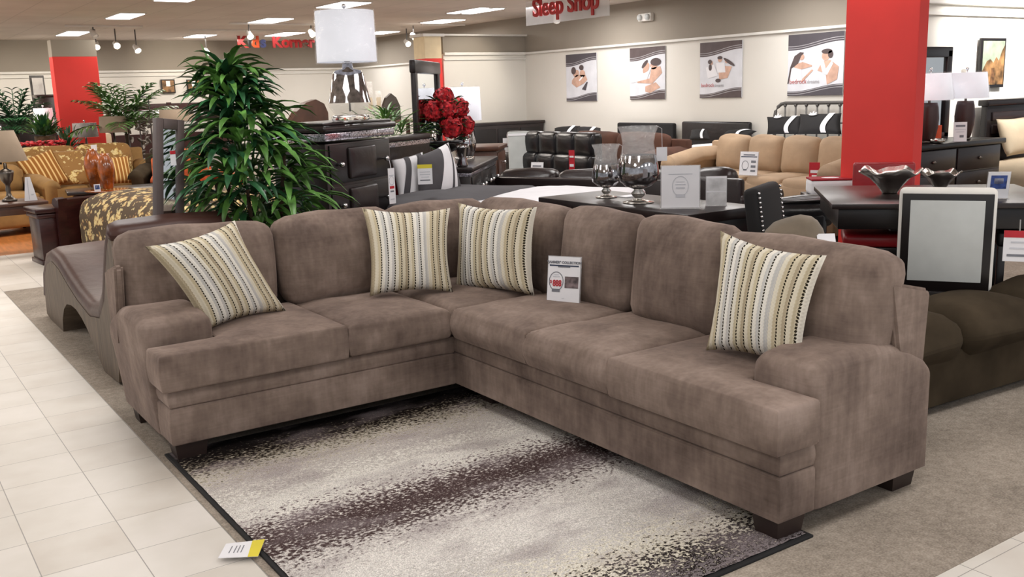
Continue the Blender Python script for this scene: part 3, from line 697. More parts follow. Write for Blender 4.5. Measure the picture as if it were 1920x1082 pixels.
# tall chest
a = (2.741, 6.290, 1.395); c = Vector((a[0], a[1], 0))+EX*.43+EY*.225
t = E('bedroom_chest', (c.x, c.y, 0), RZ, 'tall espresso chest with crystal trim and padded drawer fronts behind the sectional', 'chest')
W, D, H = .86, .45, 1.405
B().box((0, 0, H/2-.04), (W, D, H-.16), .012).o('case', 'espresso', t, 2)
B().box((0, 0, .04), (W+.03, D+.03, .08), .006).o('plinth', 'espresso', t, 2)
b = B().box((0, 0, H-.02), (W+.10, D+.08, .045), .018, 3).box((0, 0, H+.012), (W+.04, D+.02, .02), .008, 3).o('top', 'espresso', t, 2)
B().box((0, 0, H-.075), (W+.07, D+.05, .055), .008).o('crystal_trim', 'beads', t, 2)
for k in range(4):
    z = H-.27-.29*k
    d = B().box((0, -D/2-.004, z), (W-.07, .016, .27), .004).o('drawer', 'bwood', t, 2)
    B().puff((0, -D/2-.018, z), (.36, .03, .225), .014, (0, .012, 0), n=6).o('padded_panel', 'dbrown', d, True)
    for s_ in (-1, 1): knob(d, s_*.30, -D/2-.01, z)
g = E('price_tag', (c+EX*.30-EY*(D/2+.075)+Vector((0, 0, H-.46))).to_tuple(), RZ-.2, 'long narrow white price tag hanging from the chest knob', 'tag')
B().box((0, 0, -.02), (.072, .002, .27)).o('card', 'paper', g); B().tube([(0, 0, .115), (.01, .02, .17), (0, .035, .20)], .002).o('string', 'paper', g)
bars(g, Matrix(), [(0, .06, .045, .01, 'faint'), (0, -.03, .05, .02, 'redink'), (0, -.06, .04, .012, 'ink'), (0, -.12, .045, .008, 'faint')], y=-.002)
bulb_outline(g, T3((0, .003, 0)), 0, .02, .026, 'faint')

def tlamp(name, loc, rz, label, base, shade, sh, m_shade='shade', group=None, fin=True, wrap=True, sides=40):
    """shade: (z0, z1, r0, r1)"""
    t = E(name, loc, rz, label, 'lamp', group); base(t)
    z0, z1, r0, r1 = shade
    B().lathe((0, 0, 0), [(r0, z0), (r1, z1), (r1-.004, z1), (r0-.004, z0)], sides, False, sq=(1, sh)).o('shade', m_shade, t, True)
    B().cyl((0, 0, (z0+z1)/2), .006, (z1-z0)*1.0, n=8).o('rod', 'silver', t, True)
    if wrap:
        random.seed(3); w = B().lathe((0, 0, 0), [(r0+.006, z0-.01), (r0+.010, z0+.05), ((r0+r1)/2+.008, (z0+z1)/2), (r1+.008, z1-.04), (r1+.004, z1+.008)], 48, False, sq=(1, sh), wob=lambda a, r, z: .004*math.sin(9*a))
        w.o('plastic_wrap', 'film', t, True)
    if fin: B().ball((0, 0, z1+.035), .017, n=12).cyl((0, 0, z1+.01), .006, .04, n=8).o('finial', 'chrome', t, True)
    return t
# big glass lamp on the chest
cl = Vector((0, 0, 0))
def glassbase(t, H=.36, R0=.155, R1=.085):
    B().lathe((0, 0, 0), [(R0*.82, 0), (R0*.9, .01), (R0*.9, .035), (R0*.8, .045)], 36).o('foot', 'glass', t, True)
    B().lathe((0, 0, 0), [(R0*.7, .045), (R0, .10), (R0*1.02, .13)], 40, False).o('clear_body', 'film', t, True)
    B().lathe((0, 0, 0), [(R0*1.02, .13), (R0*.95, .17), (R1*1.1, H*.93), (R1*.95, H), (R1*.4, H+.012), (R1*.35, H+.05)], 40, False).o('mirrored_body', 'mercury', t, True)
    B().cyl((0, 0, H/2+.06), .007, H*.95, n=8).o('stem', 'chrome', t, True)
    B().cyl((0, 0, H+.055), .035, .012).cyl((0, 0, H+.075), .022, .03).o('neck', 'chrome', t, True)
tlamp('table_lamp', (3.049, 6.508, 1.428), 0, 'large glass-bodied table lamp with a white drum shade on the chest', lambda t: glassbase(t, .355, .15, .10), (.415, .765, .212, .205), 1)
bpy.context.view_layer.update()

# black bed
Rp = Vector((4.492, 7.807, 0)); cb = Rp-EX*.775
t = E('bed', (cb.x, cb.y, 0), RZ, 'black padded headboard bed with charcoal and white bedding behind the sectional', 'bed')
hb = B(); hb.rings([[(x, y, z) for x, z in [(-.79, 0), (.79, 0), (.79, .80), (.76, .95), (.70, 1.08), (.62, 1.19), (-.62, 1.19), (-.70, 1.08), (-.76, .95), (-.79, .80)]] for y in (0, .07)]); hb.o('headboard', 'dbrown', t, 2)
B().box((0, .03, 1.235), (1.26, .12, .05), .012).box((0, .03, 1.175), (1.24, .10, .05)).o('headboard_cap', 'espresso', t, 2)
B().box((0, -.025, 1.19), (1.22, .012, .035)).o('crystal_trim', 'beads', t)
B().box((0, -1.0, .27), (1.56, 2.0, .22), .01).o('bed_frame', 'bwood', t, 2)
for sx in (-1, 1):
    for y in (-.1, -1.9): B().box((sx*.7, y, .08), (.08, .08, .16)).o('leg', 'bwood', t)
B().puff((0, -1.02, .52), (1.5, 1.94, .30), .07, (0, 0, .02)).o('mattress', 'bed_white', t, True)
B().puff((0, -.56, .71), (1.56, .95, .14), .06, (0, 0, .05), sag=.02).o('comforter', 'grey', t, True)
B().puff((0, -1.48, .70), (1.58, 1.05, .15), .06, (0, 0, .05), sag=.015).o('folded_blanket', 'bed_white', t, True)
def bp(cor, m, label, th=.16, name='bed_pillow', extra=None):
    cc = sum((Vector(p) for p in cor), Vector())/4
    t = E(name, cc.to_tuple(), 0, label, 'pillow', 'pillows on the black bed')
    B().pillow([Vector(p)-cc for p in cor], th).o('pillow_cover', m, t, True)
    if extra: extra(t, [Vector(p)-cc for p in cor], th)
    return t
def stripeband(u0, u1, m):
    def f(t, cor, th):
        BL, BR, TR, TL = cor; nm = (BR-BL).cross(TL-BL).normalized(); b = B(); n = 14; rows = []
        for j in range(n+1):
            v = j/n*1.96-.98; row = []
            for i in range(5):
                a = u0+(u1-u0)*i/4+.10*math.sin(v*1.6); u = 2*a-1
                pu = u*(1-.055*(1-v*v)); pv = v*(1-.055*(1-u*u)); A_, C_ = (pu+1)/2, (pv+1)/2
                p = BL*(1-A_)*(1-C_)+BR*A_*(1-C_)+TR*A_*C_+TL*(1-A_)*C_
                row.append(b.b.verts.new(p+nm*(th/2*max(0, (1-u*u)*(1-v*v))**.42+.004)))
            rows.append(row)
        for r0, r1 in zip(rows, rows[1:]):
            for i in range(4): b.b.faces.new((r0[i], r0[i+1], r1[i+1], r1[i]))
        b.o('band', m, t, True)
    return f
bp([(3.749, 7.228, 0.720), (4.127, 7.266, 0.661), (4.244, 7.587, 1.039), (3.800, 7.382, 0.985)], 'crimson', 'crimson pillow at the back left of the black bed', .14)
bp([(3.706, 7.085, 0.770), (4.041, 7.086, 0.696), (4.163, 7.474, 1.108), (3.768, 7.301, 1.071)], 'bed_white', 'white pillow with grey bands at the left of the black bed', .14, extra=lambda t, c, h: (stripeband(.2, .36, 'grey')(t, c, h), stripeband(.62, .8, 'grey')(t, c, h)))
bp([(3.812, 6.945, 0.745), (4.330, 7.095, 0.779), (4.376, 7.408, 1.177), (3.949, 7.184, 1.095)], 'grey', 'charcoal and white striped pillow in front on the black bed', .18, extra=lambda t, c, h: (stripeband(.52, .80, 'bed_white')(t, c, h), stripeband(.86, .94, 'bed_white')(t, c, h)))
g = E('price_tag', (3.747, 6.702, 0.983), math.radians(-28), 'white and yellow sale tag pinned to the charcoal striped pillow', 'tag')
B().box((0, 0, 0), (.115, .002, .155), rot=0).o('card', 'paper', g); B().box((0, -.0015, .063), (.115, .001, .03)).o('yellow_top', 'yellow', g)
bars(g, Matrix(), [(0, .02, .08, .006, 'faint'), (0, 0, .08, .006, 'faint'), (0, -.02, .06, .006, 'faint'), (0, -.045, .08, .008, 'ink')], y=-.002)

# dresser with mirror, receding right of the bed
RD = math.radians(48); DX = Vector((math.cos(RD), math.sin(RD), 0)); DY = Vector((-math.sin(RD), math.cos(RD), 0))
fa = Vector((5.870, 8.896, 0)); cd_ = fa-DX*.80+DY*.24
t = E('dresser', (cd_.x, cd_.y, 0), RD, 'long espresso dresser with chrome knobs carrying red flowers, right of the black bed', 'dresser')
B().box((0, 0, .45), (1.54, .46, .78), .01).o('case', 'espresso', t, 2); B().box((0, 0, .895), (1.62, .52, .05), .015, 3).o('top', 'espresso', t, 2)
B().box((0, 0, .85), (1.58, .48, .035), .006).o('crystal_trim', 'beads', t, 2); B().box((0, 0, .035), (1.56, .47, .07), .006).o('plinth', 'espresso', t, 2)
for i in range(3):
    for k in range(3):
        x, z = -.5+.5*i, .71-.245*k
        d = B().box((x, -.236, z), (.48, .016, .225), .004).o('drawer', 'bwood', t, 2)
        for s_ in (-1, 1): knob(d, x+s_*.16, -.24, z)
m_ = cd_-DX*.46+DY*.22
t = E('dresser_mirror', (m_.x, m_.y, .921), RD, 'tall dark-framed mirror standing on the espresso dresser behind the flowers', 'mirror')
for x in (-.5, .5): B().box((x, 0, .48), (.09, .05, .96), .012).o('frame_side', 'espresso', t, 2)
B().box((0, 0, .93), (1.12, .06, .12), .015).o('frame_top', 'espresso', t, 2); B().box((0, 0, .04), (.92, .05, .08), .01).o('frame_bottom', 'espresso', t, 2)
B().box((0, .005, .48), (.92, .01, .82)).o('mirror_glass', 'mirror', t)

# urn of red flowers
fl = (4.789, 8.136, 1.014); fl = (fl[0], fl[1], .921)
t = E('flower_arrangement', fl, 0, 'round bouquet of red hydrangeas in a black footed urn on the dresser', 'flowers'); t.scale = (1.13, 1.13, 1.15)
B().lathe((0, 0, 0), [(.07, 0), (.075, .012), (.03, .03), (.022, .07), (.03, .10), (.10, .13), (.15, .18), (.145, .20), (.125, .19)], 28).o('urn', 'bwood', t, True)
random.seed(5)
hs = [(-.005, -.02, .56, .082), (-.135, -.05, .45, .078), (.125, -.03, .46, .085), (-.035, -.12, .455, .072), (-.02, -.15, .325, .088), (.14, -.09, .325, .08), (-.06, .1, .46, .08), (.1, .12, .40, .08)]
for x, y, z, r in hs:
    b = B()
    for i in range(230):
        v = Vector((random.gauss(0, 1), random.gauss(0, 1), random.gauss(0, 1))).normalized(); p = Vector((x, y, z))+v*r*(.82+.2*random.random())
        q = v.to_track_quat('Z', 'Y').to_matrix().to_4x4(); s_ = .019+.009*random.random()
        mt = T3(p) @ q @ rot3('Z', random.random()*6) @ rot3('X', random.uniform(-.7, .7))
        vs = [b.b.verts.new(mt @ Vector(c_)) for c_ in ((-s_, -s_*.3, .004), (0, -s_, 0), (s_, -s_*.2, .005), (s_*.5, s_, 0), (-s_*.6, s_*.9, .005))]; b.b.faces.new(vs)
    b.o('bloom', 'flower', t)
b = B()
for i in range(150):
    a = random.random()*6.28; zz = .20+.34*random.random(); rr = .12+.09*random.random()
    p = (rr*.7*math.cos(a), rr*.7*math.sin(a), zz); b.blade(p, (math.cos(a), math.sin(a), random.uniform(.0, .8)), (0, 0, 1), .10, .032, .6, 3)
b.o('foliage', 'leafd', t, True)
# glass lamp on the dresser / nightstand behind
def clearbase(t):
    B().lathe((0, 0, 0), [(.10, 0), (.105, .02), (.09, .03)], 32).o('foot', 'glass', t, True)
    B().lathe((0, 0, 0), [(.09, .03), (.12, .12), (.125, .17), (.10, .27), (.075, .36), (.03, .38)], 36, False).o('smoked_body', 'mercury', t, True)
tlamp('table_lamp', (cd_+DX*.33+DY*.02+Vector((0, 0, .921))).to_tuple(), 0, 'glass-bodied lamp with a white drum shade beside the red flowers on the dresser', clearbase, (.40, .74, .19, .18), 1)
sv = (cd_-DX*.72-DY*.15+Vector((0, 0, .921))).to_tuple()
t = E('silver_vase', sv, 0, 'small smoked glass vase on the dresser left of the red flowers', 'vase'); B().lathe((0, 0, 0), [(.05, 0), (.055, .02), (.035, .08), (.05, .16), (.07, .21), (.065, .21), (.04, .1), (.0, .05)], 24).o('vase_body', 'mercury', t, True)
# side chest further back
t = E('nightstand', (6.164, 9.615, 0), RD, 'brown wooden nightstand behind the far end of the dresser', 'nightstand')
B().box((0, 0, .5), (.66, .42, .9), .01).o('case', 'brownwood', t, 2); B().box((0, 0, .975), (.74, .48, .05), .01).o('top', 'brownwood', t, 2)
for k in range(3): d = B().box((0, -.215, .8-.27*k), (.58, .015, .24), .004).o('drawer', 'brownwood', t, 2); knob(d, 0, -.22, .8-.27*k)

# ------------------------------------------------------------------ big rhapis palm
def rhapis(loc, name, label, nf, z0, z1, rmax, L, w, stems, m, pot=True, seed=1, droop=.9, sq=.85, lean=0):
    random.seed(seed); t = E(name, loc, 0, label, 'plant')
    if pot: B().lathe((0, 0, 0), [(.15, 0), (.2, .3), (.21, .34), (.185, .34), (.18, .30), (0, .28)], 28).o('pot', 'pot', t, True)
    st = []
    for i in range(stems):
        a = 6.28*i/stems; h = z1*(.62+.33*random.random()); pts = [(.07*math.cos(a)*(1+k*.5), .07*math.sin(a)*(1+k*.5), .28+(h-.28)*k/5+.0) for k in range(6)]; st.append(pts)
        B().tube(pts, [.020, .019, .018, .017, .014, .01]).o('stem', 'trunk', t, True)
    for f_ in range(nf):
        k = f_/nf; z = z0+(z1-z0)*k; a = f_*2.399+random.uniform(-.3, .3)
        prof = 1-.93*max(0, (k-.42)/.58)**.9; rr = rmax*prof*(.2+.8*random.random())*.62
        ln = Vector((-.83, .56, 0))*lean*k*k; base = Vector((.05*math.cos(a), .05*math.sin(a), z-.08))+ln; tip = Vector((rr*math.cos(a), rr*math.sin(a), z+.10*k+.02))+ln
        b = B().tube([base, base.lerp(tip, .5)+Vector((0, 0, .03)), tip], .004, 5)
        out = Vector((math.cos(a), math.sin(a), .45+.9*k**2+random.uniform(-.3, .25))).normalized(); side = Vector((-math.sin(a), math.cos(a), 0)); nb = random.choice((6, 7, 8))
        for j in range(nb):
            th = (j-(nb-1)/2)/(nb-1)*2.2; d = out*math.cos(th)+side*math.sin(th)*1.0+Vector((0, 0, random.uniform(-.12, .22)))
            b.blade(tip, d, (0, 0, 1), L*(1-.35*max(0, k-.6)/.4)*(1-.18*abs(th))*random.uniform(.8, 1.1), w*random.uniform(.8, 1.15), droop*random.uniform(.7, 1.3), 6)
        b.o('frond', random.choice(m), t, True)
    return t
rhapis((2.066, 5.845, 0), 'potted_palm', 'large bushy lady palm with long dark green leaves behind the sectional', 100, .60, 1.68, .50, .42, .046, 6, ['leaf', 'leaf', 'leafd'], seed=4, droop=1.6, lean=.12)
rhapis((Vector((4.148, 8.094, 0))).to_tuple(), 'potted_palm', 'bright green arching palm between the chest and the headboard of the black bed', 26, 1.0, 1.32, .52, .34, .022, 3, ['leafl', 'leaf'], seed=9, droop=.9)
sh = bpy.data.objects['potted_palm']; b = B(); cr = Vector((-.14, .10, 1.62)); b.tube([(-.03, .02, 1.2), (-.10, .07, 1.45), cr], .006, 6)
for az_, el_, L_ in ((2.4, 1.35, .34), (2.7, 1.0, .30), (2.2, .8, .26), (1.0, .7, .26), (-.6, .6, .26)):
    b.blade(cr, (math.cos(az_)*math.cos(el_), math.sin(az_)*math.cos(el_), math.sin(el_)), (0, 0, 1), L_, .05, .5, 6)
b.o('frond', 'leaf', sh, True)

# ================================================================== generic upholstered seating (local front -Y)
def couch(name, loc, rz, W, D, zs, hb, m, label, n=3, aw=.2, ah=.62, cat='sofa', group=None, cm=None, roll=True, cush=True, legs=True, armm=None, tuft=0, ctop=None, taper=0):
    t = E(name, loc, rz, label, cat, group)
    B().puff((0, .02, zs*.5+.03), (W-.1, D-.06, zs-.14), .04, n=4).o('base', m, t, True)
    iw = (W-2*aw)/n
    for i in range(n):
        x = -W/2+aw+iw*(i+.5)
        B().puff((x, -.05, zs-.07), (iw-.01, D-.22, .17), .045, (0, .01, .02), n=5).o('seat_cushion', m, t, True)
        if tuft:
            for k in range(2):
                h = (hb-zs)/2
                B().puff((x, D/2-.16+.05*k, zs+h*(k+.5)), (iw+.015, .18, h+.03), .05, (0, .022, .01), n=5).o('back_cushion', cm or m, t, True)
        else:
            B().puff((0, 0, 0), (iw+.0, .20, hb-zs+.02), .08, (.01, .05, .02), T3((x, D/2-.2, zs+(hb-zs)/2)) @ rot3('X', -.14), 5, sag=.02, taper=-taper).o('back_cushion', cm or m, t, True)
    B().box((0, D/2-.06, (hb-.06)/2+.05), (W-.06, .12, hb-.16), .03).o('back_frame', m, t, 2)
    if aw > .05:
        for s in (-1, 1):
            b = B(); x = s*(W/2-aw/2)
            if roll:
                R_ = []
                for y, k in ((-D/2, .86), (-D/2+.02, 1), (-D/2+D*.5, 1.0), (D/2-.08, 1.12)):
                    r = aw*.58*k; hh = ah*(1 if y < 0 else 1.1)
                    R_.append([(x-aw*.38, y, .08), (x+aw*.38, y, .08), (x+aw*.40, y, hh-r)]+[(x+s*.02+r*math.cos(q), y, hh-r+r*math.sin(q)) for q in [PI*j/8 for j in range(9)]]+[(x-aw*.40, y, hh-r)])
                b.rings(R_).o('arm', armm or m, t, True)
            else: b.puff((x, -.0, ah/2+.03), (aw, D-.03, ah-.06), .06, (0, .0, .02), n=4).o('arm', m, t, True)
    if legs:
        for sx in (-1, 1):
            for sy in (-1, 1): B().cyl((sx*(W/2-.1), sy*(D/2-.1), .045), .02, .09, .03, 10).o('leg', 'bwood', t, True)
    return t

# ------------------------------------------------------------------ middle distance
couch('loveseat', (8.5, 7.35, 0), -PI/2, 2.5, .92, .60, 1.0, 'beige', 'tan microfibre sofa with pillow back, left of the broad red column', n=4, aw=.26, ah=.80, taper=.0)
def pp(t, s, w, h, mt):
    bars(t, mt, [(0, h*.86, w*.6, h*.05, 'ink'), (0, h*.78, w*.85, h*.04, 'navy'), (w*.25, h*.58, w*.25, h*.1, 'ink'), (w*.25, h*.38, w*.25, h*.1, 'ink'), (w*.25, h*.2, w*.25, h*.08, 'ink')]); bulb_outline(t, mt, -w*.18, h*.42, w*.17, 'ink', .005)
sign('price_sign', (8.10, 7.30, .625), -PI/2+.2, .12, .23, .26, 'white price card on the tan sofa seat', prints=pp)
t = E('sale_tag', (8.238, 6.526, 0.706), -PI/2+.4, 'red sale tag hanging on the right arm of the tan sofa', 'tag'); B().box((0, 0, 0), (.11, .004, .17), .01).o('card', 'redink', t); B().box((0, -.003, -.01), (.08, .002, .03)).box((0, -.003, -.055), (.05, .002, .02)).o('print', 'paper', t)
couch('sofa', (8.45, 10.15, 0), -PI/2, 2.45, .92, .56, 1.0, 'brown', 'chocolate brown sofa between the black tufted futon and the tan sofa', n=2, aw=.28, ah=.78)
o = B().box((0, 0, 0), (.16, .1, .004), .001).o('flyer', 'paper'); o.location = (7.98, 9.3, .60); tag(o, 'white flyer lying on the chocolate brown sofa', 'flyer')
couch('futon', (7.4, 10.35, 0), -PI/2, 1.9, .85, .50, 1.05, 'black', 'black tufted leather futon with upright back near the partition wall', n=5, aw=0, tuft=1, cat='futon')
def bl1(t, s, w, h, mt): bars(t, mt, [(0, h*.78, w*.7, h*.08, 'ink'), (0, h*.4, w*.5, h*.28, 'ink')])
sign('price_sign', (7.02, 9.75, .52), -PI/2+.4, .15, .18, .22, 'white card with a small picture on the black tufted futon', prints=bl1)
t = E('sale_tag', (6.928, 8.913, 0.793), -PI/2+.5, 'narrow red sale tag standing at the left arm of the brown sofa', 'tag'); B().box((0, 0, 0), (.07, .004, .25)).o('card', 'redink', t); B().box((0, -.003, .05), (.05, .002, .02)).box((0, -.003, -.05), (.05, .002, .03)).o('print', 'paper', t)
couch('leather_sofa', (6.62, 8.05, 0), math.radians(116), 2.5, .85, .42, .76, 'dbrown', 'low dark brown leather sofa seen from behind, past the black bed', n=3, aw=.18, ah=.6, roll=False)
couch('leather_armchair', (6.974, 6.528, 0), math.radians(100), .8, .8, .42, .82, 'dbrown', 'dark leather armchair behind the white sheet of the espresso counter', n=1, aw=.18, ah=.62, roll=False, cat='chair')
couch('leather_ottoman', (5.902, 4.801, 0), math.radians(-40), .46, .42, .70, .74, 'black', 'glossy black leather bench between the nailhead chair and the pub table', n=1, aw=0, cat='bench')
t = E('floor_cushion', (6.845, 5.258, 0.734), -.7, 'white cushion with a striped edge behind the pub table', 'cushion'); B().puff((0, 0, .0), (.36, .25, .13), .03, (0, 0, .01), n=5).o('cushion_cover', 'bed_white', t, True); B().box((0, 0, .065), (.355, .245, .016), .006).o('striped_edge', 'crimson', t)
for sx in (-1, 1):
    for sy in (-1, 1): pass
t = E('side_table', (6.843, 5.256, 0), -.7, 'small dark stand under the white cushion behind the pub table', 'table')
zt_ = 0.734-.06
B().box((0, 0, zt_-.02), (.42, .34, .04), .005).o('tabletop', 'bwood', t, 2)
for sx in (-1, 1):
    for sy in (-1, 1): B().box((sx*.17, sy*.13, (zt_-.04)/2), (.04, .04, zt_-.04)).o('leg', 'bwood', t)

# beds along the right wall: headboard at +Y local, rz = -90 deg
def wbed(loc, w, L, hz, label, style='panel', zb=.62, top='bed_white', hm='blackfab'):
    t = E('bed', loc, -PI/2, label, 'bed')
    if style == 'panel': B().box((0, 0, hz/2), (w, .08, hz), .03, 3).o('headboard', hm, t, 2)
    elif style == 'iron':
        r = .018; z0 = .2; c = .18; pts = [(-w/2, 0, 0), (-w/2, 0, hz-c)]+[(-w/2+c-c*math.cos(q), 0, hz-c+c*math.sin(q)) for q in (PI/8, PI/4, 3*PI/8, PI/2)]+[(w/2-c+c*math.sin(q), 0, hz-c+c*math.cos(q)) for q in (0.01, PI/8, PI/4, 3*PI/8, PI/2)]+[(w/2, 0, 0)]
        hb = B().tube(pts, .024, 10).o('headboard', 'iron', t, True)
        for i in range(8):
            x = -w/2+w*(i+1)/9; b = B().tube([(x, 0, .4), (x, 0, hz+.005)], .012, 8); b.ball((x, 0, hz-.03), .024, n=8); b.o('spindle', 'iron', hb, True)
        for z in (.45, hz-.26): B().tube([(-w/2, 0, z), (w/2, 0, z)], .014, 8).o('rail', 'iron', hb, True)
    B().box((0, -L/2, .2), (w*.97, L-.1, .26), .01).o('bed_frame', 'bwood', t, 2)
    B().puff((0, -L/2-.02, zb-.14), (w*.96, L-.08, .26), .06, (0, 0, .02), n=6).o('mattress', top, t, True)
    return t
wbed((10.80, 11.92, 0), 1.36, 1.75, 1.04, 'bed with a plain charcoal panel headboard behind the tall hurricane vase')
wbed((10.80, 10.38, 0), 1.38, 1.75, 1.07, 'bed with a black leather headboard between the charcoal one and the iron bed', hm='black', top='tan')
wbed((10.80, 8.45, 0), 1.62, 1.75, 1.33, 'bed with a grey iron spindle headboard left of the red column', 'iron', .86)
wbed((10.80, 14.0, 0), 1.4, 1.75, .66, 'low white bed in the corner behind the black futon', 'panel', .70)
def bwp(cor, label, extra=True, th=.14):
    cc = sum((Vector(p) for p in cor), Vector())/4; cr = [Vector(p)-cc for p in cor]
    t = E('bed_pillow', cc.to_tuple(), 0, label, 'pillow', 'black and white pillows on the wall beds')
    B().pillow(cr, th, 12).o('pillow_cover', 'blackfab', t, True); stripeband(.66, .78, 'bed_white')(t, cr, th+.02)
    nm = (cr[1]-cr[0]).cross(cr[3]-cr[0]).normalized(); ux = (cr[1]-cr[0]).normalized(); uz = nm.cross(ux); c0 = cr[0]*.35*.3+cr[1]*.25*.3+cr[2]*.4*.7+cr[3]*.6*.7+nm*(th/2+.004)
    if extra:
        b = B()
        for i in range(5):
            a = .5+i*.55; b.blade(c0-ux*.02, ux*math.cos(a)+uz*math.sin(a)*.5, nm, .075, .022, 0, 3)
        b.o('embroidery', 'bed_white', t)
    return t
bwp([(10.450, 9.089, 0.921), (10.450, 8.511, 0.932), (10.600, 8.607, 1.168), (10.600, 9.226, 1.152)], 'black pillow with white curve, left one on the iron bed')
bwp([(10.350, 8.490, 0.937), (10.350, 7.801, 0.949), (10.550, 7.963, 1.205), (10.550, 8.620, 1.191)], 'black pillow with white curve, right one on the iron bed beside the red column')
bwp([(10.200, 13.656, 0.760), (10.200, 12.909, 0.776), (10.500, 13.253, 0.989), (10.500, 13.987, 0.943)], 'black and white pillow on the low corner bed, left one', False)
bwp([(10.100, 12.897, 0.782), (10.100, 12.175, 0.815), (10.400, 12.588, 0.966), (10.400, 13.215, 0.976)], 'black and white pillow on the low corner bed, right one', False)
bwp([(10.000, 10.126, 0.849), (10.000, 9.708, 0.859), (10.300, 10.065, 0.972), (10.300, 10.387, 0.967)], 'black and white pillow on the bed with black leather headboard, left one', False, .1)
bwp([(10.100, 9.603, 0.900), (10.100, 9.136, 0.909), (10.300, 9.128, 0.971), (10.300, 9.693, 0.962)], 'black and white pillow on the bed with black leather headboard, right one', False, .1)
t = E('storage_console', (10.05, 14.95, 0), 0, 'dark brown storage headboard against the partition wall left of the futon', 'cabinet')
B().box((0, 0, .52), (1.6, .3, 1.0), .01).o('case', 'espresso', t, 2); B().box((0, 0, 1.04), (1.66, .34, .05), .01).o('top', 'espresso', t, 2)
for s_ in (-.5, 0, .5): B().box((s_, -.155, .55), (.46, .015, .8), .004).o('door', 'bwood', t, 2)
t = E('price_tag', (7.476, 11.031, 0.889), -.5, 'white hanging price tag left of the black futon', 'tag'); B().box((0, 0, 0), (.13, .003, .19)).o('card', 'paper', t); B().box((0, -.003, -.02), (.08, .002, .02)).o('print', 'ink', t); B().tube([(0, 0, .09), (0, .01, .14)], .003).o('string', 'paper', t)
t = E('display_board', (7.500, 10.773, 0), -.5, 'grey display board with white strips left of the black futon', 'board'); zb_ = 1.077
B().box((0, 0, zb_/2), (.30, .03, zb_), .004, mtx=rot3('X', -.1)).o('board', 'lgrey', t); B().box((0, -.02, zb_*.96), (.30, .01, .03), mtx=rot3('X', -.1)).o('strip', 'paper', t)

# ------------------------------------------------------------------ right background: dresser with lamps, mirror, bed, art
t = E('dresser', (8.42, 5.32, 0), 0, 'dark brown dresser under two brown lamps right of the red column', 'dresser')
B().box((0, 0, .50), (1.5, .46, .94), .01).o('case', 'bwood', t, 2); B().box((0, 0, 1.0), (1.58, .52, .05), .01).o('top', 'bwood', t, 2)
for i in range(2):
    for k in range(4):
        d = B().box((-.37+.74*i, -.235, .86-.225*k), (.71, .014, .21), .005).o('drawer', 'espresso', t, 2); B().ball((-.37+.74*i, -.25, .86-.225*k), .02, (1.3, 1, .8), 10).o('knob', 'darksilver', d, True)
def vbase(t):
    B().lathe((0, 0, 0), [(.06, 0), (.07, .01), (.06, .02)], 20).o('foot', 'darksilver', t, True)
    B().lathe((0, 0, 0), [(.055, .02), (.065, .04), (.085, .14), (.09, .22), (.08, .32), (.07, .36)], 28).o('body', 'pot', t, True); B().cyl((0, 0, .38), .012, .05, n=8).o('neck', 'darksilver', t)
l1 = tlamp('table_lamp', (8.16, 5.22, 1.026), 0, 'brown vase lamp with wrapped white shade, next to the red column', vbase, (.385, .62, .20, .17), 1)
l2 = tlamp('table_lamp', (8.74, 5.22, 1.026), 0, 'brown vase lamp with wrapped white shade, below the framed beach painting', vbase, (.385, .62, .20, .17), 1)
t = E('wall_mirror', (8.56, 5.60, 1.03), 0, 'dark-framed dresser mirror behind the two brown lamps', 'mirror')
for x in (-.47, .47): B().box((x, 0, .42), (.08, .05, .84), .008).o('frame_side', 'bwood', t, 2)
B().box((0, 0, .82), (1.02, .05, .1), .008).o('frame_top', 'bwood', t, 2); B().box((0, 0, .02), (1.02, .05, .06), .008).o('frame_bottom', 'bwood', t, 2); B().box((0, .005, .42), (.88, .01, .76)).o('mirror_glass', 'mirror', t)
def cardp(t, s, w, h, mt): bars(t, mt, [(0, h*.8, w*.7, h*.1, 'ink'), (0, h*.62, w*.8, h*.03, 'faint'), (0, h*.5, w*.6, h*.03, 'faint'), (w*.1, h*.28, w*.3, h*.12, 'ink')])
sign('price_sign', (8.42, 5.06, 1.026), -.7, .08, .12, .18, 'small white price card between the two brown lamps', prints=cardp)
o = B().box((0, 0, .04), (.08, .01, .13)).o('sale_card', 'coral'); o.location = (8.78, 5.5, 1.05); tag(o, 'small coral card between the brown lamps on the dark dresser', 'card')
t = E('silver_tray', (8.16, 5.12, 1.026), 0, 'small shiny silver dish at the column end of the dark dresser', 'dish'); B().lathe((0, 0, 0), [(.03, 0), (.06, .01), (.07, .04), (.065, .04), (.05, .015), (0, .01)], 20).o('dish', 'silver', t, True)
t = E('bed', (10.62, 5.58, 0), 0, 'bed with dark slatted headboard, tan and orange pillows at the right frame edge', 'bed')
B().box((0, 0, .66), (1.86, .07, 1.32), .01).o('headboard', 'bwood', t, 2); B().box((0, -.01, 1.34), (1.94, .12, .06), .01).o('headboard_cap', 'bwood', t, 2)
for k in range(3): B().box((0, -.045, 1.2-.13*k), (1.7, .02, .09), .006).o('headboard_board', 'espresso', t, 2)
B().box((0, -1.0, .22), (1.8, 1.9, .28), .01).o('bed_frame', 'bwood', t, 2); B().puff((-.05, -1.0, .50), (1.95, 1.9, .50), .12, (.02, 0, .06), sag=.02).o('comforter', 'tan', t, True)
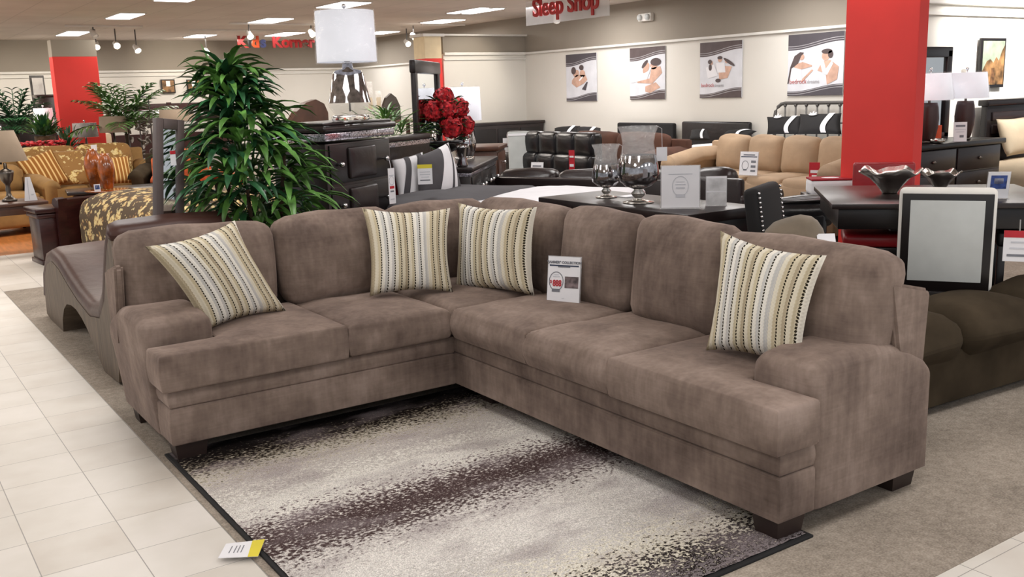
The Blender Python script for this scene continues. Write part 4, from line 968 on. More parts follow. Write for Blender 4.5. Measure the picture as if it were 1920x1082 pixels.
def flatpillow(loc, rz, w, h, th, m, label, name='bed_pillow', tilt=.35, group=None, ns=14):
    t = E(name, loc, rz, label, 'pillow', group); mt = rot3('X', -tilt)
    cr = [mt @ Vector(p) for p in ((-w/2, 0, 0), (w/2, 0, 0), (w/2, 0, h), (-w/2, 0, h))]; B().pillow(cr, th, ns).o('pillow_cover', m, t, True); return t
flatpillow((10.02, 5.34, .80), 0, .55, .40, .16, 'tan', 'ruffled tan pillow against the dark slatted headboard')
flatpillow((10.40, 5.14, .80), -.1, .52, .36, .16, 'coral', 'bright orange pillow in front of the tan one on the right edge bed')
o = B().box((0, 0, 0), (.03, .10, .30), .004).o('sale_card', 'coral'); o.location = (9.614, 5.479, 0.741); tag(o, 'coral sale card at the left corner of the tan bed', 'card')
# framed beach painting
t = E('framed_painting', (9.917, 5.665, 1.740), 0, 'dark-framed vertical beach painting on the white wall at the right', 'picture')
w_, h_ = .46, .50
B().box((0, 0, 0), (w_, .03, h_), .004).o('frame', 'bwood', t); B().box((0, -.017, 0), (w_-.06, .004, h_-.06)).o('canvas', 'sky', t)
b = B().poly([(-.20, -.22), (.20, -.22), (.20, .18), (.15, .12), (.10, .02), (.05, .06), (.0, .0), (-.06, .04), (-.12, .02), (-.20, -.08)], -.021, -.019); b.o('painted_dunes', 'scenic', t)
b = B().poly([(-.05, -.2), (.03, -.2), (.02, -.05), (-.03, -.05)], -.023, -.021); b.o('painted_doorway', 'bark', t)
o = B().box((0, 0, 0), (.09, .004, .11)).o('wall_card', 'paper'); o.location = (9.483, 5.620, 1.690); tag(o, 'white card with a yellow top stuck left of the beach painting', 'card')
# columns wrapped in red
def column(name, loc, w, d, h, top, label, cap=False, side='cream'):
    t = E(name, loc, 0, label, 'column')
    B().box((0, 0, h/2), (w, d, h), .004).o('red_cladding', 'red', t); B().box((0, 0, (h+top)/2), (w-.0, d-.0, top-h), .004).o('column_head', 'wallg' if not cap else 'cream', t)
    if cap: B().box((0, 0, top+.02), (w+.10, d+.10, .05), .01).o('cap_moulding', 'white', t)
    return t
a = (6.900, 5.206, 0); b_ = (6.900, 4.540, 0)
column('red_column', (6.95+.02, (a[1]+b_[1])/2, 0), .12, a[1]-b_[1], 2.94, 2.96, 'broad red column beside the tan sofa, reaching past the top of the frame')
a = (2.912, 17.000, 0); b_ = (3.577, 17.000, 0)
column('red_column', ((a[0]+b_[0])/2, 17.15, 0), b_[0]-a[0], .3, 2.36, 2.62, 'red column with grey head at the far left, behind the floral sofa')
column('red_column', (8.84, 15.50, 0), .34, .40, 2.22, 2.60, 'short red and cream column at the end of the white partition', cap=True)

# ================================================================== left background: living room groups
t = couch('floral_sofa', (2.75, 14.85, 0), 0, 1.95, .95, .50, 1.02, 'gold', 'gold sofa with floral back pillows in the far left living room', n=2, aw=.22, ah=.72, cm='florals')
couch('armchair', (1.603, 14.026, 0), math.radians(12), 1.1, .9, .50, .85, 'gold', 'gold armchair behind the bronze lamp at the left frame edge', n=1, aw=.2, ah=.66, cat='chair')
def gp(loc, rz, label, tilt=.4, roll=0, m='gstripe', w=.46, th=.15):
    t = E('throw_pillow', loc, rz, label, 'pillow', 'pillows on the gold floral sofa'); mt = rot3('X', -tilt) @ rot3('Y', roll)
    B().pillow([mt @ Vector(p) for p in ((-w/2, 0, 0), (w/2, 0, 0), (w/2, 0, w), (-w/2, 0, w))], th, 14).o('pillow_cover', m, t, True); return t
gp((2.267, 14.357, .52), .05, 'brown and cream striped pillow at the left end of the gold floral sofa', roll=-.3, w=.50)
gp((2.512, 14.440, .52), 0, 'yellow floral pillow between the striped ones on the gold sofa', m='florals', w=.52)
gp((3.061, 14.073, .52), 0, 'brown and cream striped pillow at the right end of the gold floral sofa', w=.40)
# end table and bronze lamp
tx, ty = 1.42, 11.95
t = E('end_table', (tx, ty, 0), 0, 'brown wooden end table with turned legs at the left frame edge', 'table')
B().box((0, 0, .565), (.72, .62, .035), .01, 3).o('tabletop', 'brownwood', t, 2); B().box((0, 0, .50), (.62, .52, .10), .004).o('apron', 'brownwood', t, 2)
for sx in (-1, 1):
    for sy in (-1, 1): B().lathe((sx*.29, sy*.24, 0), [(.022, 0), (.03, .03), (.02, .06), (.028, .1), (.036, .25), (.04, .32), (.024, .36), (.04, .38), (.034, .45)], 14).o('leg', 'brownwood', t, True)
def urnbase(t, m='darksilver'):
    B().lathe((0, 0, 0), [(.075, 0), (.08, .02), (.05, .035), (.03, .06), (.022, .10), (.03, .13), (.022, .16), (.03, .19), (.06, .23), (.075, .30), (.08, .33), (.06, .34), (.02, .36), (.015, .42)], 24).o('urn_body', m, t, True)
tlamp('table_lamp', (tx+.02, ty+.02, .583), 0, 'bronze urn table lamp with brown bell shade on the end table', urnbase, (.44, .77, .235, .13), 1, 'shadet', wrap=False)
def brochure(loc, rz, label, w=.16, h=.26):
    t = E('brochure_stand', loc, rz, label, 'sign')
    B().poly([(-w*.32, 0), (w*.5, 0), (w*.2, h), (-w*.12, h)], -.002, .002).o('folded_card', 'paper', t); b = B().box((0, -.004, h*.5), (w*.04, .002, h*.9)).box((w*.22, -.004, h*.25), (w*.16, .002, h*.06)); b.o('print', 'faint', t); return t
brochure((tx+.20, ty-.12, .583), 0, 'tall white folded card beside the bronze lamp on the end table')
# coffee table with amber vases
t = E('coffee_table', (2.72, 12.95, 0), math.radians(-8), 'dark coffee table carrying amber vases in front of the gold floral sofa', 'table')
B().box((0, 0, .545), (1.05, .6, .04), .01).o('tabletop', 'espresso', t, 2); B().box((0, 0, .3), (.9, .48, .44), .01).o('base', 'cherry', t, 2)
def avase(px, name, loc, H, R, label):
    t = E(name, loc, 0, label, 'vase', 'amber vases on the coffee table'); B().lathe((0, 0, 0), [(R*.55, 0), (R*.6, .01), (R*.9, H*.35), (R, H*.55), (R*.85, H*.78), (R*.5, H*.92), (R*.55, H), (R*.48, H), (R*.4, H*.9), (0, H*.85)], 26).o('vase_body', 'orange', t, True); return t
avase(0, 'amber_vase', (2.559, 13.051, .583), .48, .115, 'taller amber brown vase on the coffee table')
avase(0, 'amber_vase', (2.619, 12.643, .583), .43, .10, 'shorter amber orange vase in front on the coffee table')
t = E('orange_tray', (2.595, 12.475, .568), 0, 'shallow orange tray under the amber vases', 'tray'); B().lathe((0, 0, 0), [(.12, 0), (.27, .008), (.28, .014), (.12, .008), (0, .008)], 32).o('tray', 'orange', t, True)
o = B().box((0, 0, 0), (.07, .004, .07)).o('price_card', 'paper'); o.location = (2.579, 13.001, 1.075); tag(o, 'square white price card on the taller amber vase', 'card')
sign('small_sign', (2.446, 12.395, .567), .1, .1, .075, .10, 'small blue and white card left of the amber vases', prints=bluep)

# sleigh bed with floral comforter
RS = math.radians(46)
t = E('sleigh_bed', (2.05, 9.55, 0), 0, 'cherry sleigh bed with rolled footboard and brown floral comforter at the left', 'bed')
def at2(px, py, pz): return Vector((px-2.05, py-9.55, pz))
P0 = Vector((1.801, 10.754, 0.671)); P1 = Vector((3.593, 11.168, 0.777))
b = B(); q0 = P0-Vector((2.05, 9.55, 0)); q1 = P1-Vector((2.05, 9.55, 0)); q1.z = q0.z; dirv = (q1-q0).normalized(); side = Vector((-dirv.y, dirv.x, 0))
prof = [(0.02, 0), (.02, .45), (-.02, .58), (-.03, .66), (.0, q0.z-.03), (.05, q0.z), (.10, q0.z-.02), (.12, q0.z-.06), (.09, q0.z-.09), (.06, q0.z-.1), (.06, .5), (.06, 0)]
b.rings([[q0+dirv*s_*1.7+side*(u)+Vector((0, 0, v-q0.z)) for u, v in prof] for s_ in (0, 1)]); b.o('footboard', 'cherry', t, 2)
b = B(); b.rings([[q0+dirv*s_+side*(u*1.12-.01)+Vector((0, 0, v-q0.z+ (.012 if v > .5 else 0))) for u, v in prof] for s_ in (-.09, .0)]); b.o('post', 'cherry', t, 2)
mt = T3(q0+dirv*.83-side*1.05+Vector((0, 0, .36-q0.z))) @ rot3('Z', math.atan2(dirv.y, dirv.x))
B().puff((0, 0, 0), (1.62, 2.0, .70), .22, (.02, 0, .05), mtx=mt, sag=.02, n=10).o('comforter', 'floral', t, True)
t = E('nightstand', (1.659, 11.035, 0), math.radians(5), 'cherry night table with moulded top left of the sleigh bed', 'nightstand')
B().box((0, 0, .24), (.27, .4, .48), .006).o('case', 'cherry', t, 2); B().box((0, 0, .50), (.31, .44, .05), .015, 3).o('moulding', 'cherry', t, 2); B().box((0, 0, .555), (.34, .48, .05), .012, 3).o('top', 'cherry', t, 2); B().box((0, 0, .02), (.31, .44, .05), .01).o('plinth', 'cherry', t, 2)

# leather wave chaise
t = E('wave_chaise', (1.47, 6.9, 0), 0, 'brown leather wave-shaped chaise longue behind the left arm of the sectional', 'chaise')
up = [(1.22, .02), (1.20, .16), (1.10, .33), (.92, .45), (.70, .50), (.45, .475), (.15, .40), (-.15, .34), (-.50, .30), (-.80, .34), (-1.0, .48), (-1.12, .66), (-1.22, .80), (-1.30, .88), (-1.36, .87)]
lo = [(-1.375, .82), (-1.34, .6), (-1.27, .3), (-1.15, .02), (-.78, .0), (-.66, .05), (-.52, .12), (-.38, .19), (-.22, .24), (-.05, .27), (.12, .27), (.28, .25), (.42, .19), (.52, .10), (.56, .0), (1.02, .0)]
b = B(); v0 = [b.b.verts.new((-.34, y, z)) for y, z in up+lo]; v1 = [b.b.verts.new((.34, y, z)) for y, z in up+lo]
b.b.faces.new(v0); b.b.faces.new(v1[::-1])
for i in range(len(v0)): j = (i+1) % len(v0); b.b.faces.new((v0[i], v1[i], v1[j], v0[j]))
bmesh.ops.recalc_face_normals(b.b, faces=b.b.faces); bmesh.ops.triangulate(b.b, faces=[f for f in b.b.faces if len(f.verts) > 4]); b.o('frame', 'bleather', t, 2)
R_ = []
def cp(k):
    y, z = up[k]; y0, z0 = up[max(0, k-1)]; y1, z1 = up[min(len(up)-1, k+1)]; n = Vector((0, z0-z1, y1-y0)); n = -n if n.z < 0 and k < 12 else n; n.normalize(); return Vector((0, y, z)), (n if n.z > -.2 else -n)
for k in range(1, len(up)):
    c_, n_ = cp(k); th_ = .10 if 1 < k < len(up)-1 else .04
    R_.append([c_+Vector((x, 0, 0))+n_*h for x, h in ((-.33, -.02), (-.345, .03), (-.33, th_*.8), (-.28, th_), (0, th_*1.12), (.28, th_), (.33, th_*.8), (.345, .03), (.33, -.02))])
B().rings(R_).o('leather_pad', 'chleather', t, True)

# cheval mirror between chaise and sectional
a = (1.515, 5.798, 1.182)
t = E('cheval_mirror', (a[0], a[1], 0), math.radians(14), 'tall narrow brown-framed cheval mirror standing behind the left back cushion', 'mirror')
mt = T3((.0, 0, .93)) @ rot3('X', -.04) @ rot3('Y', .13); w_, h_ = .175, 1.16
for s_ in (-1, 1): B().box((s_*(w_/2-.022), 0, 0), (.044, .05, h_), .004, mtx=mt).o('frame_side', 'mink', t, 2)
for s_ in (-1, 1): B().box((0, 0, s_*(h_/2-.03)), (w_-.088, .05, .06), .004, mtx=mt).o('frame_rail', 'mink', t, 2)
B().box((0, -.004, 0), (w_-.085, .012, h_-.10), mtx=mt).o('mirror_glass', 'mirror', t)
for s_ in (-1, 1):
    B().box((s_*(w_/2+.03), .02, .22), (.03, .06, .44), .004).o('stand_post', 'bwood', t, 2); B().box((s_*(w_/2+.018), 0, .02), (.035, .28, .04), .004).o('foot', 'bwood', t, 2)
B().box((0, .04, .10), (w_, .03, .05), .004).o('crossbar', 'bwood', t, 2)
g = E('price_tag', (a[0]+.045, a[1]-.055, 1.285), math.radians(14), 'white price tag with red top on the cheval mirror glass', 'tag'); B().box((0, 0, 0), (.034, .002, .085)).o('card', 'paper', g); B().box((0, -.0015, .032), (.034, .001, .02)).o('red_top', 'redink', g)

# lamps, plants and planters further back
def drumlamp(px, py, d, label, r, h, m, sc=1, wrap=False):
    z = 1.6
    return None
def blamp(loc, label, r, h, zt, m, bm='darksilver', wrap=False, r1=None):
    """lamp whose shade top is at height zt above the table"""
    def base(t): B().lathe((0, 0, 0), [(.07, 0), (.075, .015), (.025, .03), (.03, .08), (.06, .16), (.05, .24), (.02, .29), (.012, zt-h)], 20).o('lamp_body', bm, t, True)
    return tlamp('table_lamp', loc, 0, label, base, (zt-h, zt, r, r1 or r*.93), 1, m, wrap=wrap)
def stand(loc, label, w, d, h, m='espresso'):
    t = E('side_table', loc, 0, label, 'table'); B().box((0, 0, h-.02), (w, d, .04), .006).o('tabletop', m, t, 2)
    for sx in (-1, 1):
        for sy in (-1, 1): B().box((sx*(w/2-.04), sy*(d/2-.04), (h-.04)/2), (.045, .045, h-.04)).o('leg', m, t)
    return t
def lamp_on(px, py, d, r, h, m, label, slabel, ht=.62, wrap=False):
    pass
L = [((3.134, 16.297, 1.324), .185, .21, 'shadeg', 'table lamp with a grey drum shade in front of the red column', 'side table behind the floral sofa below the grey drum lamp'),
     ((3.410, 15.641, 1.421), .20, .24, 'shadet', 'table lamp with a brown rectangular shade right of the red column', 'side table behind the floral sofa below the brown drum lamp'),
     ((3.902, 13.972, 1.502), .24, .16, 'shadet', 'wide brown lamp shade showing behind the top of the cheval mirror', 'side table below the wide brown lamp behind the cheval mirror'),
     ((2.740, 17.364, 1.569), .15, .28, 'shade', 'white lamp in plastic wrap left of the red column', 'side table below the white wrapped lamp left of the red column')]
for p_, r_, h_, m_n, lb, sl in L:
    hz = .72; stand((p_[0], p_[1], 0), sl, .5, .5, hz); blamp((p_[0], p_[1], hz), lb, r_, h_, p_[2]-hz, m_n, wrap=m_n != 'shadet')
def planter(loc, label, hz, r, m, n, L_, w, mats, seed, fm=None):
    random.seed(seed); t = E('planter', loc, 0, label, 'plant'); B().lathe((0, 0, 0), [(r*.5, 0), (r*.7, hz*.5), (r*.75, hz), (r*.68, hz), (0, hz*.9)], 20).o('pot', 'basket', t, True)
    for m_i in mats:
        b = B()
        for i in range(n):
            a = random.random()*6.28; e = random.uniform(.1, 1.4); d = Vector((math.cos(a)*math.cos(e), math.sin(a)*math.cos(e), math.sin(e))); p = Vector((0, 0, hz))+d*random.random()*r*1.3
            b.blade(p, d+Vector((0, 0, .3)), (0, 0, 1), L_*random.uniform(.6, 1.1), w, .7, 4)
        b.o('foliage', m_i, t, True)
    if fm:
        b = B()
        for i in range(90):
            a = random.random()*6.28; rr = r*1.25*math.sqrt(random.random()); b.ball((rr*math.cos(a), rr*math.sin(a)*.6, hz+.04+.06*random.random()), .035, (1, 1, .5), 6)
        b.o('flower_mass', fm, t, True)
    return t
planter((2.584, 16.490, 0), 'leafy green planter left of the red column', 1.151, .2, 'basket', 150, .17, .035, ['leafd', 'leaf'], 3)
planter((2.448, 15.894, 0), 'low planter massed with bright red flowers behind the floral sofa', 0.991, .27, 'basket', 10, .12, .05, ['leafd'], 4, 'flower')
planter((2.806, 15.950, 0), 'low dark planter right of the red flowers behind the floral sofa', 0.937, .22, 'basket', 50, .16, .04, ['leafd'], 5)
def arch_palm(loc, label, hz, n, L_, seed, m='leafd'):
    random.seed(seed); t = E('potted_palm', loc, 0, label, 'plant'); B().lathe((0, 0, 0), [(.14, 0), (.2, .35), (.17, .35), (0, .3)], 20).o('pot', 'pot', t, True); B().tube([(0, 0, .3), (0, 0, hz)], .03).o('trunk', 'trunk', t, True)
    for i in range(n):
        a = i*2.4; el = random.uniform(.55, 1.45); d = Vector((math.cos(a)*math.cos(el), math.sin(a)*math.cos(el), math.sin(el))); p = Vector((0, 0, hz)); pts = [p.copy()]; st = 9
        b = B()
        for k in range(st):
            p = p+d*L_/st; d = (d+Vector((0, 0, -.13))).normalized(); pts.append(p.copy())
            sd = d.cross(Vector((0, 0, 1))).normalized()
            if k > 0:
                for s_ in (-1, 1): b.blade(p, (d*.7+sd*s_), (0, 0, 1), L_*.34*math.sin(PI*(k+1)/(st+2)), .05, .6, 3)
        b.tube(pts, .007, 5); b.o('frond', m, t, True)
    return t
arch_palm((2.460, 18.361, 0), 'dark green palm at the left frame edge behind the lamps', 1.15, 24, .75, 2)
arch_palm((3.631, 15.815, 0), 'feathery palm right of the left red column', 1.15, 30, .85, 6, 'leaf')
# leafy metal screen
t = E('metal_screen', (3.807, 15.695, 0), 0, 'wrought metal screen with leaf shapes right of the feathery palm', 'screen'); zt_ = 1.702
for x in (-.17, .0, .17): B().box((x, 0, zt_/2), (.018, .018, zt_)).o('upright', 'iron', t)
B().box((0, 0, zt_-.01), (.36, .018, .018)).o('top_rail', 'iron', t)
random.seed(8); b = B()
for i in range(70): b.blade((random.uniform(-.16, .16), -.02, random.uniform(.4, zt_-.1)), (random.uniform(-1, 1), -.1, random.uniform(-.6, 1)), (0, 1, 0), .10, .05, 0, 3)
b.o('metal_leaves', 'darksilver', t, True)
# mirror slab, dark headboard and bunk furniture at the far wall
t = E('leaning_mirror', (3.327, 21.213, 0), .1, 'narrow grey leaning mirror between the palm and the left red column', 'mirror'); B().box((0, 0, 1.1), (.26, .05, 2.2), .006, mtx=rot3('X', -.04)).o('frame', 'iron', t); B().box((0, -.03, 1.1), (.2, .01, 2.1), mtx=rot3('X', -.04)).o('mirror_glass', 'silver', t)
t = E('dark_cabinet', (2.490, 20.407, 0), 0, 'long black cabinet at the left frame edge under the palm', 'cabinet'); B().box((0, 0, .72), (1.6, .45, 1.38), .01).o('case', 'bwood', t, 2); B().box((0, 0, 1.43), (1.66, .5, .04), .01).o('top', 'bwood', t, 2)
for s_ in (-.4, .4): B().box((s_, -.23, .7), (.74, .015, 1.2), .004).o('door', 'bwood', t, 2)
t = E('dark_wardrobe', (3.402, 20.519, 0), 0, 'dark wood wardrobe edge just left of the red column', 'wardrobe'); B().box((0, 0, .9), (.5, .45, 1.75), .01).o('case', 'cherry', t, 2); B().box((0, 0, 1.79), (.56, .5, .05), .01).o('cornice', 'cherry', t, 2)
t = E('bunk_bed', (6.05, 21.9, 0), 0, 'dark red wooden bunk bed against the far wall under the two small pictures', 'bed')
B().box((0, .3, 1.50), (2.6, .05, .16), .01).o('guard_rail', 'cherry', t, 2); B().box((0, .3, 1.24), (2.6, .05, .14), .01).o('side_rail', 'cherry', t, 2); B().puff((0, .0, 1.36), (2.5, .8, .12), .05, n=4).o('mattress', 'bed_white', t, True)
for x in (-1.28, 0, 1.28): B().box((x, .3, .8), (.09, .09, 1.6)).o('post', 'cherry', t)
B().box((0, -.2, .7), (2.6, .05, .5), .01).o('front_panel', 'cherry', t)
# two small pictures
def smallpic(px, label):
    t = E('framed_picture', px, 0, label, 'picture', 'small framed pictures under the far wall rail'); B().box((0, 0, 0), (.31, .03, .31), .004).o('frame', 'bwood', t); B().box((0, -.017, 0), (.26, .004, .26)).o('canvas', 'scenic', t); B().box((.0, -.021, .06), (.09, .004, .12)).o('price_card', 'paper', t); return t
smallpic((6.283, 22.95, 1.957), 'left of the two small brown framed pictures on the far wall')
smallpic((6.861, 22.95, 1.944), 'right of the two small brown framed pictures on the far wall, beside the lady palm')
# orange chair and carved things behind the lady palm
couch('orange_chair', (3.583, 12.141, 0), .3, .85, .8, .5, 1.0, 'orangefab', 'rust orange floral armchair glimpsed behind the lady palm', n=1, aw=.16, ah=.68, cat='chair')
couch('brown_chair', (3.759, 14.022, 0), -.5, .9, .85, .5, .95, 'olive', 'dark brown armchair right of the gold floral sofa behind the cheval mirror', n=1, aw=.2, ah=.7, cat='chair')
couch('tan_armchair', (3.475, 17.167, 0), .3, .9, .8, .5, 1.18, 'tan', 'tan wing chair back rising behind the gold floral sofa', n=1, aw=.2, ah=.7, cat='chair')
t = E('carved_chair', (4.348, 9.961, 0), .5, 'brown carved wooden chair behind the tall chest, left of the glass lamp', 'chair')
zt_ = 1.583
B().poly([(-.30, .6), (.30, .6), (.32, zt_-.15), (.26, zt_-.05), (.12, zt_), (-.05, zt_-.03), (-.22, zt_-.12), (-.32, zt_-.22)], .18, .25).o('backrest', 'brownwood', t); B().puff((0, -.02, .5), (.56, .5, .14), .05, n=4).o('seat', 'brown', t, True)
for sx in (-1, 1):
    for sy in (-1, 1): B().box((sx*.24, sy*.2, .22), (.05, .05, .44)).o('leg', 'brownwood', t)
def candle(loc, h, label):
    t = E('glass_hurricane', loc, 0, label, 'candle holder', 'clear glass candle holders behind the glass lamp'); B().lathe((0, 0, 0), [(.05, 0), (.05, .01), (.012, .03), (.012, .14), (.045, .17), (.045, h), (.041, h), (.041, .18)], 20, False).o('glass_body', 'film', t, True); B().cyl((0, 0, .17+.08), .03, .16, n=16).o('candle', 'cream', t); return t
s0 = stand((6.387, 12.645, 0), 'tall narrow console holding clear candle glasses behind the chest', 1.1, .35, 1.25, 'brownwood')
p0 = (6.244, 12.647, 1.565); p1 = (6.341, 12.576, 1.539)
candle((p0[0], p0[1], 1.25), .55, 'taller clear glass candle holder right of the big glass lamp'); candle((p1[0], p1[1], 1.25), .42, 'shorter clear glass candle holder right of the big glass lamp')
t = E('carved_mirror', (6.583, 12.653, 1.25), .3, 'small carved brown mirror top between the candle glasses and the dresser mirror', 'mirror')
B().poly([(-.18, 0), (.18, 0), (.17, .2), (.10, .32), (.0, .38), (-.10, .32), (-.17, .2)], 0, .04).o('frame', 'darksilver', t); B().lathe((0, -.01, .18), [(.0, 0), (.1, 0), (.1, .004), (0, .004)], 20).o('rosette', 'silver', t)

# ================================================================== ceiling fixtures, posters and signs
def troffer(x, y, w, l, label):
    t = E('ceiling_light', (x, y, CZ), 0, label, 'ceiling light', 'recessed ceiling lights')
    B().box((0, 0, -.006), (w+.05, l+.05, .012)).o('frame', 'white', t); B().box((0, 0, -.016), (w, l, .01)).o('diffuser', 'lit', t); return t
for x, y, w, l, s in [(3.97, 16.55, .36, 1.0, 'bright rectangular ceiling light above the left red column, nearer one'), (3.97, 20.7, .40, 1.2, 'bright rectangular ceiling light left of the lit track lamps'), (3.98, 13.4, .46, 1.15, 'ceiling light cut by the top frame edge above the left pictures'),
    (6.57, 21.2, .42, .9, 'ceiling light just left of the lady palm top'), (6.53, 16.98, .46, 1.0, 'ceiling light above the red and blue lettering'), (8.16, 20.45, .46, 1.15, 'ceiling light right behind the lettering sign'), (6.52, 13.93, .46, .95, 'ceiling light right above the big glass lamp'),
    (9.78, 16.52, .48, .88, 'ceiling light above the partition column'), (8.98, 14.33, .18, 1.05, 'left strip of the twin ceiling light near the top centre'), (9.28, 14.33, .18, 1.05, 'right strip of the twin ceiling light near the top centre'), (10.1, 19.75, .46, .9, 'ceiling light right of the big lamp shade')]:
    troffer(x, y, w, l, s)
def track(x, y, L_, label, az=0):
    t = E('lighting_track', (x, y, CZ), az, label, 'lighting track', 'ceiling lighting tracks'); B().box((0, 0, -.02), (L_, .035, .03)).o('rail', 'white', t); return t
def tspot(p, aim, label, lit=True):
    t = E('track_spotlight', p, 0, label, 'spotlight', 'track spotlights')
    d = Vector(aim).normalized(); q = d.to_track_quat('Z', 'Y').to_matrix().to_4x4(); dz = CZ-p[2]
    B().tube([(0, 0, .02), (0, 0, dz-.03)], .012, 8).o('stem', 'iron', t)
    b = B().lathe((0, 0, 0), [(.03, -.09), (.045, -.07), (.055, .05), (.06, .07)], 18, False); bmesh.ops.transform(b.b, matrix=q, verts=b.b.verts); b.o('housing', 'white', t, True)
    b = B().ball((0, 0, .05), .05, (1, 1, .45), 14); bmesh.ops.transform(b.b, matrix=q, verts=b.b.verts); b.o('bulb', 'bulb' if lit else 'white', t, True)
track(4.1, 18.6, 1.3, 'white lighting track above the left red column')
track(6.9, 19.3, 2.2, 'white lighting track left of the coloured lettering', .0)
track(7.3, 17.6, 2.6, 'long lighting track in front of the coloured lettering')
track(10.2, 17.2, 1.0, 'short lighting track above the white partition')
for p_, a_, lb, lt in [((3.90, 18.6, 2.82), (.3, -.6, -.8), 'grey track spotlight pointing down above the left red column', False), ((4.05, 19.2, 2.66), (-.1, -.7, -.6), 'lit spotlight left of the brightest one above the red column', True), ((4.35, 19.0, 2.66), (.0, -.8, -.4), 'brightest lit spotlight above the left red column', True), ((4.75, 19.2, 2.60), (.2, -.7, -.7), 'lit spotlight right of the brightest one above the red column', True),
    ((6.55, 20.8, 2.62), (0, -.8, -.5), 'lit spotlight just left of the lady palm top', True), ((6.35, 17.6, 2.76), (0, -.7, -.6), 'lit spotlight behind the top leaf of the lady palm', True), ((7.55, 17.6, 2.80), (0, -.8, -.5), 'lit spotlight above the coloured lettering', True),
    ((9.62, 17.4, 2.74), (0, -.8, -.5), 'lit spotlight right of the big lamp shade', True), ((10.3, 13.6, 2.8), (.4, .5, -.7), 'white spotlight above the partition corner', False), ((9.9, 18.2, 2.66), (0, -.8, -.5), 'lit spotlight near the partition column', True)]:
    tspot(p_, a_, lb, lt)

# coloured lettering hanging before the far wall
t = E('kids_korner_sign', (8.15, 21.0, 2.72), 0, 'Kids Korner lettering in red, orange and blue hanging at the far wall', 'sign')
x = -.86
for ch, m_ in (('K', 'redl'), ('i', 'blackfab'), ('d', 'orangel'), ('s', 'blue'), (' ', 'redl'), ('K', 'redl'), ('o', 'redl'), ('r', 'redl'), ('n', 'redl'), ('e', 'redl'), ('r', 'redl')):
    wd = {'K': .225, 'i': .095, 'd': .175, 's': .165, ' ': .12, 'o': .175, 'r': .125, 'n': .17, 'e': .17}[ch]
    if ch != ' ': text('letter', ch, .33, m_, t, (x+wd/2, 0, 0), ext=.02, bold=.012)
    x += wd
B().tube([(-.85, .02, .27), (-.85, .02, CZ-2.74)], .003).o('wire', 'iron', t); B().tube([(.8, .02, .27), (.8, .02, CZ-2.74)], .003).o('wire', 'iron', t)
# sleep shop sign on a clear panel
c_ = Vector((9.1, (12.784+10.855)/2, 0))
t = E('sleep_shop_sign', (9.1, c_.y, 2.66), -PI/2, 'Sleep Shop lettering in red on a clear panel hanging from the ceiling', 'sign')
B().box((0, .02, .13), (2.02, .006, .37)).o('clear_panel', 'acrylic', t)
text('lettering', 'Sleep Shop', .37, 'redl', t, (0, -.0, .07), ext=.012, bold=.008, sx=.98)
for s_ in (-.9, .9): B().tube([(s_, .02, .3), (s_, .02, CZ-2.67)], .003).o('wire', 'iron', t)
# emergency light and wall bits
t = E('emergency_light', (10.862, 11.98, 2.70), -PI/2, 'white twin-head emergency light on the grey wall above the posters', 'light'); B().box((0, 0, 0), (.3, .08, .12), .015).o('housing', 'white', t, 2)
for s_ in (-.09, .09): B().cyl((s_, -.05, .0), .045, .05, n=18, axis='y').o('lamp_head', 'lgrey', t, True)

# posters on the right wall
def wave(w, h, z0, amp, zc, ph=0, up=True, n=20):
    pts = []
    for i in range(n+1):
        x = -w/2+w*i/n; pts.append((x, zc+amp*math.sin(-1.9+3.6*i/n+ph)))
    return pts
def poster(y, z, w, h, label, figs, mblack='band'):
    t = E('wall_poster', (10.885, y, z), -PI/2, label, 'poster', 'bedding posters on the right wall')
    B().box((0, 0, 0), (w, .012, h)).o('print_panel', 'posterbg', t)
    a = h*.055
    wt = wave(w, h, 0, a, h/2-h*.20); B().poly([(-w/2, h/2), (w/2, h/2)]+wt[::-1], -.008, -.0065).o('top_band', mblack, t)
    wb = wave(w, h, 0, a, -h/2+h*.125); B().poly([(-w/2, -h/2), (w/2, -h/2)]+wb[::-1], -.008, -.0065).o('bottom_band', mblack, t)
    for base, sg in ((wt, 1), (wb, -1)):
        b = B()
        for dz in (.0, .035):
            q = [(x_, z_+sg*(h*(.02+dz))) for x_, z_ in base]
            for (xa, za), (xb, zb) in zip(q, q[1:]):
                vs = [b.b.verts.new((p[0], -.0095, p[1])) for p in ((xa, za), (xb, zb), (xb, zb+h*.011), (xa, za+h*.011))]; b.b.faces.new(vs)
        b.o('grey_lines', 'bandlt', t)
    for m_, polys in figs.items():
        for i, pl in enumerate(polys):
            off = {'skin': -.010, 'hair': -.012, 'band': -.0115, 'paper': -.0112, 'bandlt': -.0114, 'redink': -.0112}.get(m_, -.0115)
            b = B(); n = len(pl)
            vs = [b.b.verts.new((p[0]*w/2, off, p[1]*h/2)) for p in pl]; b.b.faces.new(vs); b.o('printed_figure', m_, t)
    return t
def ell(cx, cy, rx, ry, rot=0, n=16): return [(cx+rx*math.cos(2*PI*i/n)*math.cos(rot)-ry*math.sin(2*PI*i/n)*math.sin(rot), cy+rx*math.cos(2*PI*i/n)*math.sin(rot)+ry*math.sin(2*PI*i/n)*math.cos(rot)) for i in range(n)]
f1 = dict(skin=[ell(-.32, .18, .2, .15, .3), ell(.1, .16, .18, .16, -.3), [(-.6, -.1), (-.3, .12), (.3, .1), (.42, -.1), (.2, -.25), (-.3, -.42), (-.62, -.25)]], hair=[ell(-.48, .3, .16, .16), ell(.04, .42, .15, .11)], paper=[ell(0, -.05, .16, .04, .6)], band=[[(.05, -.5), (.3, -.55), (.45, -.2), (.36, -.2)]])
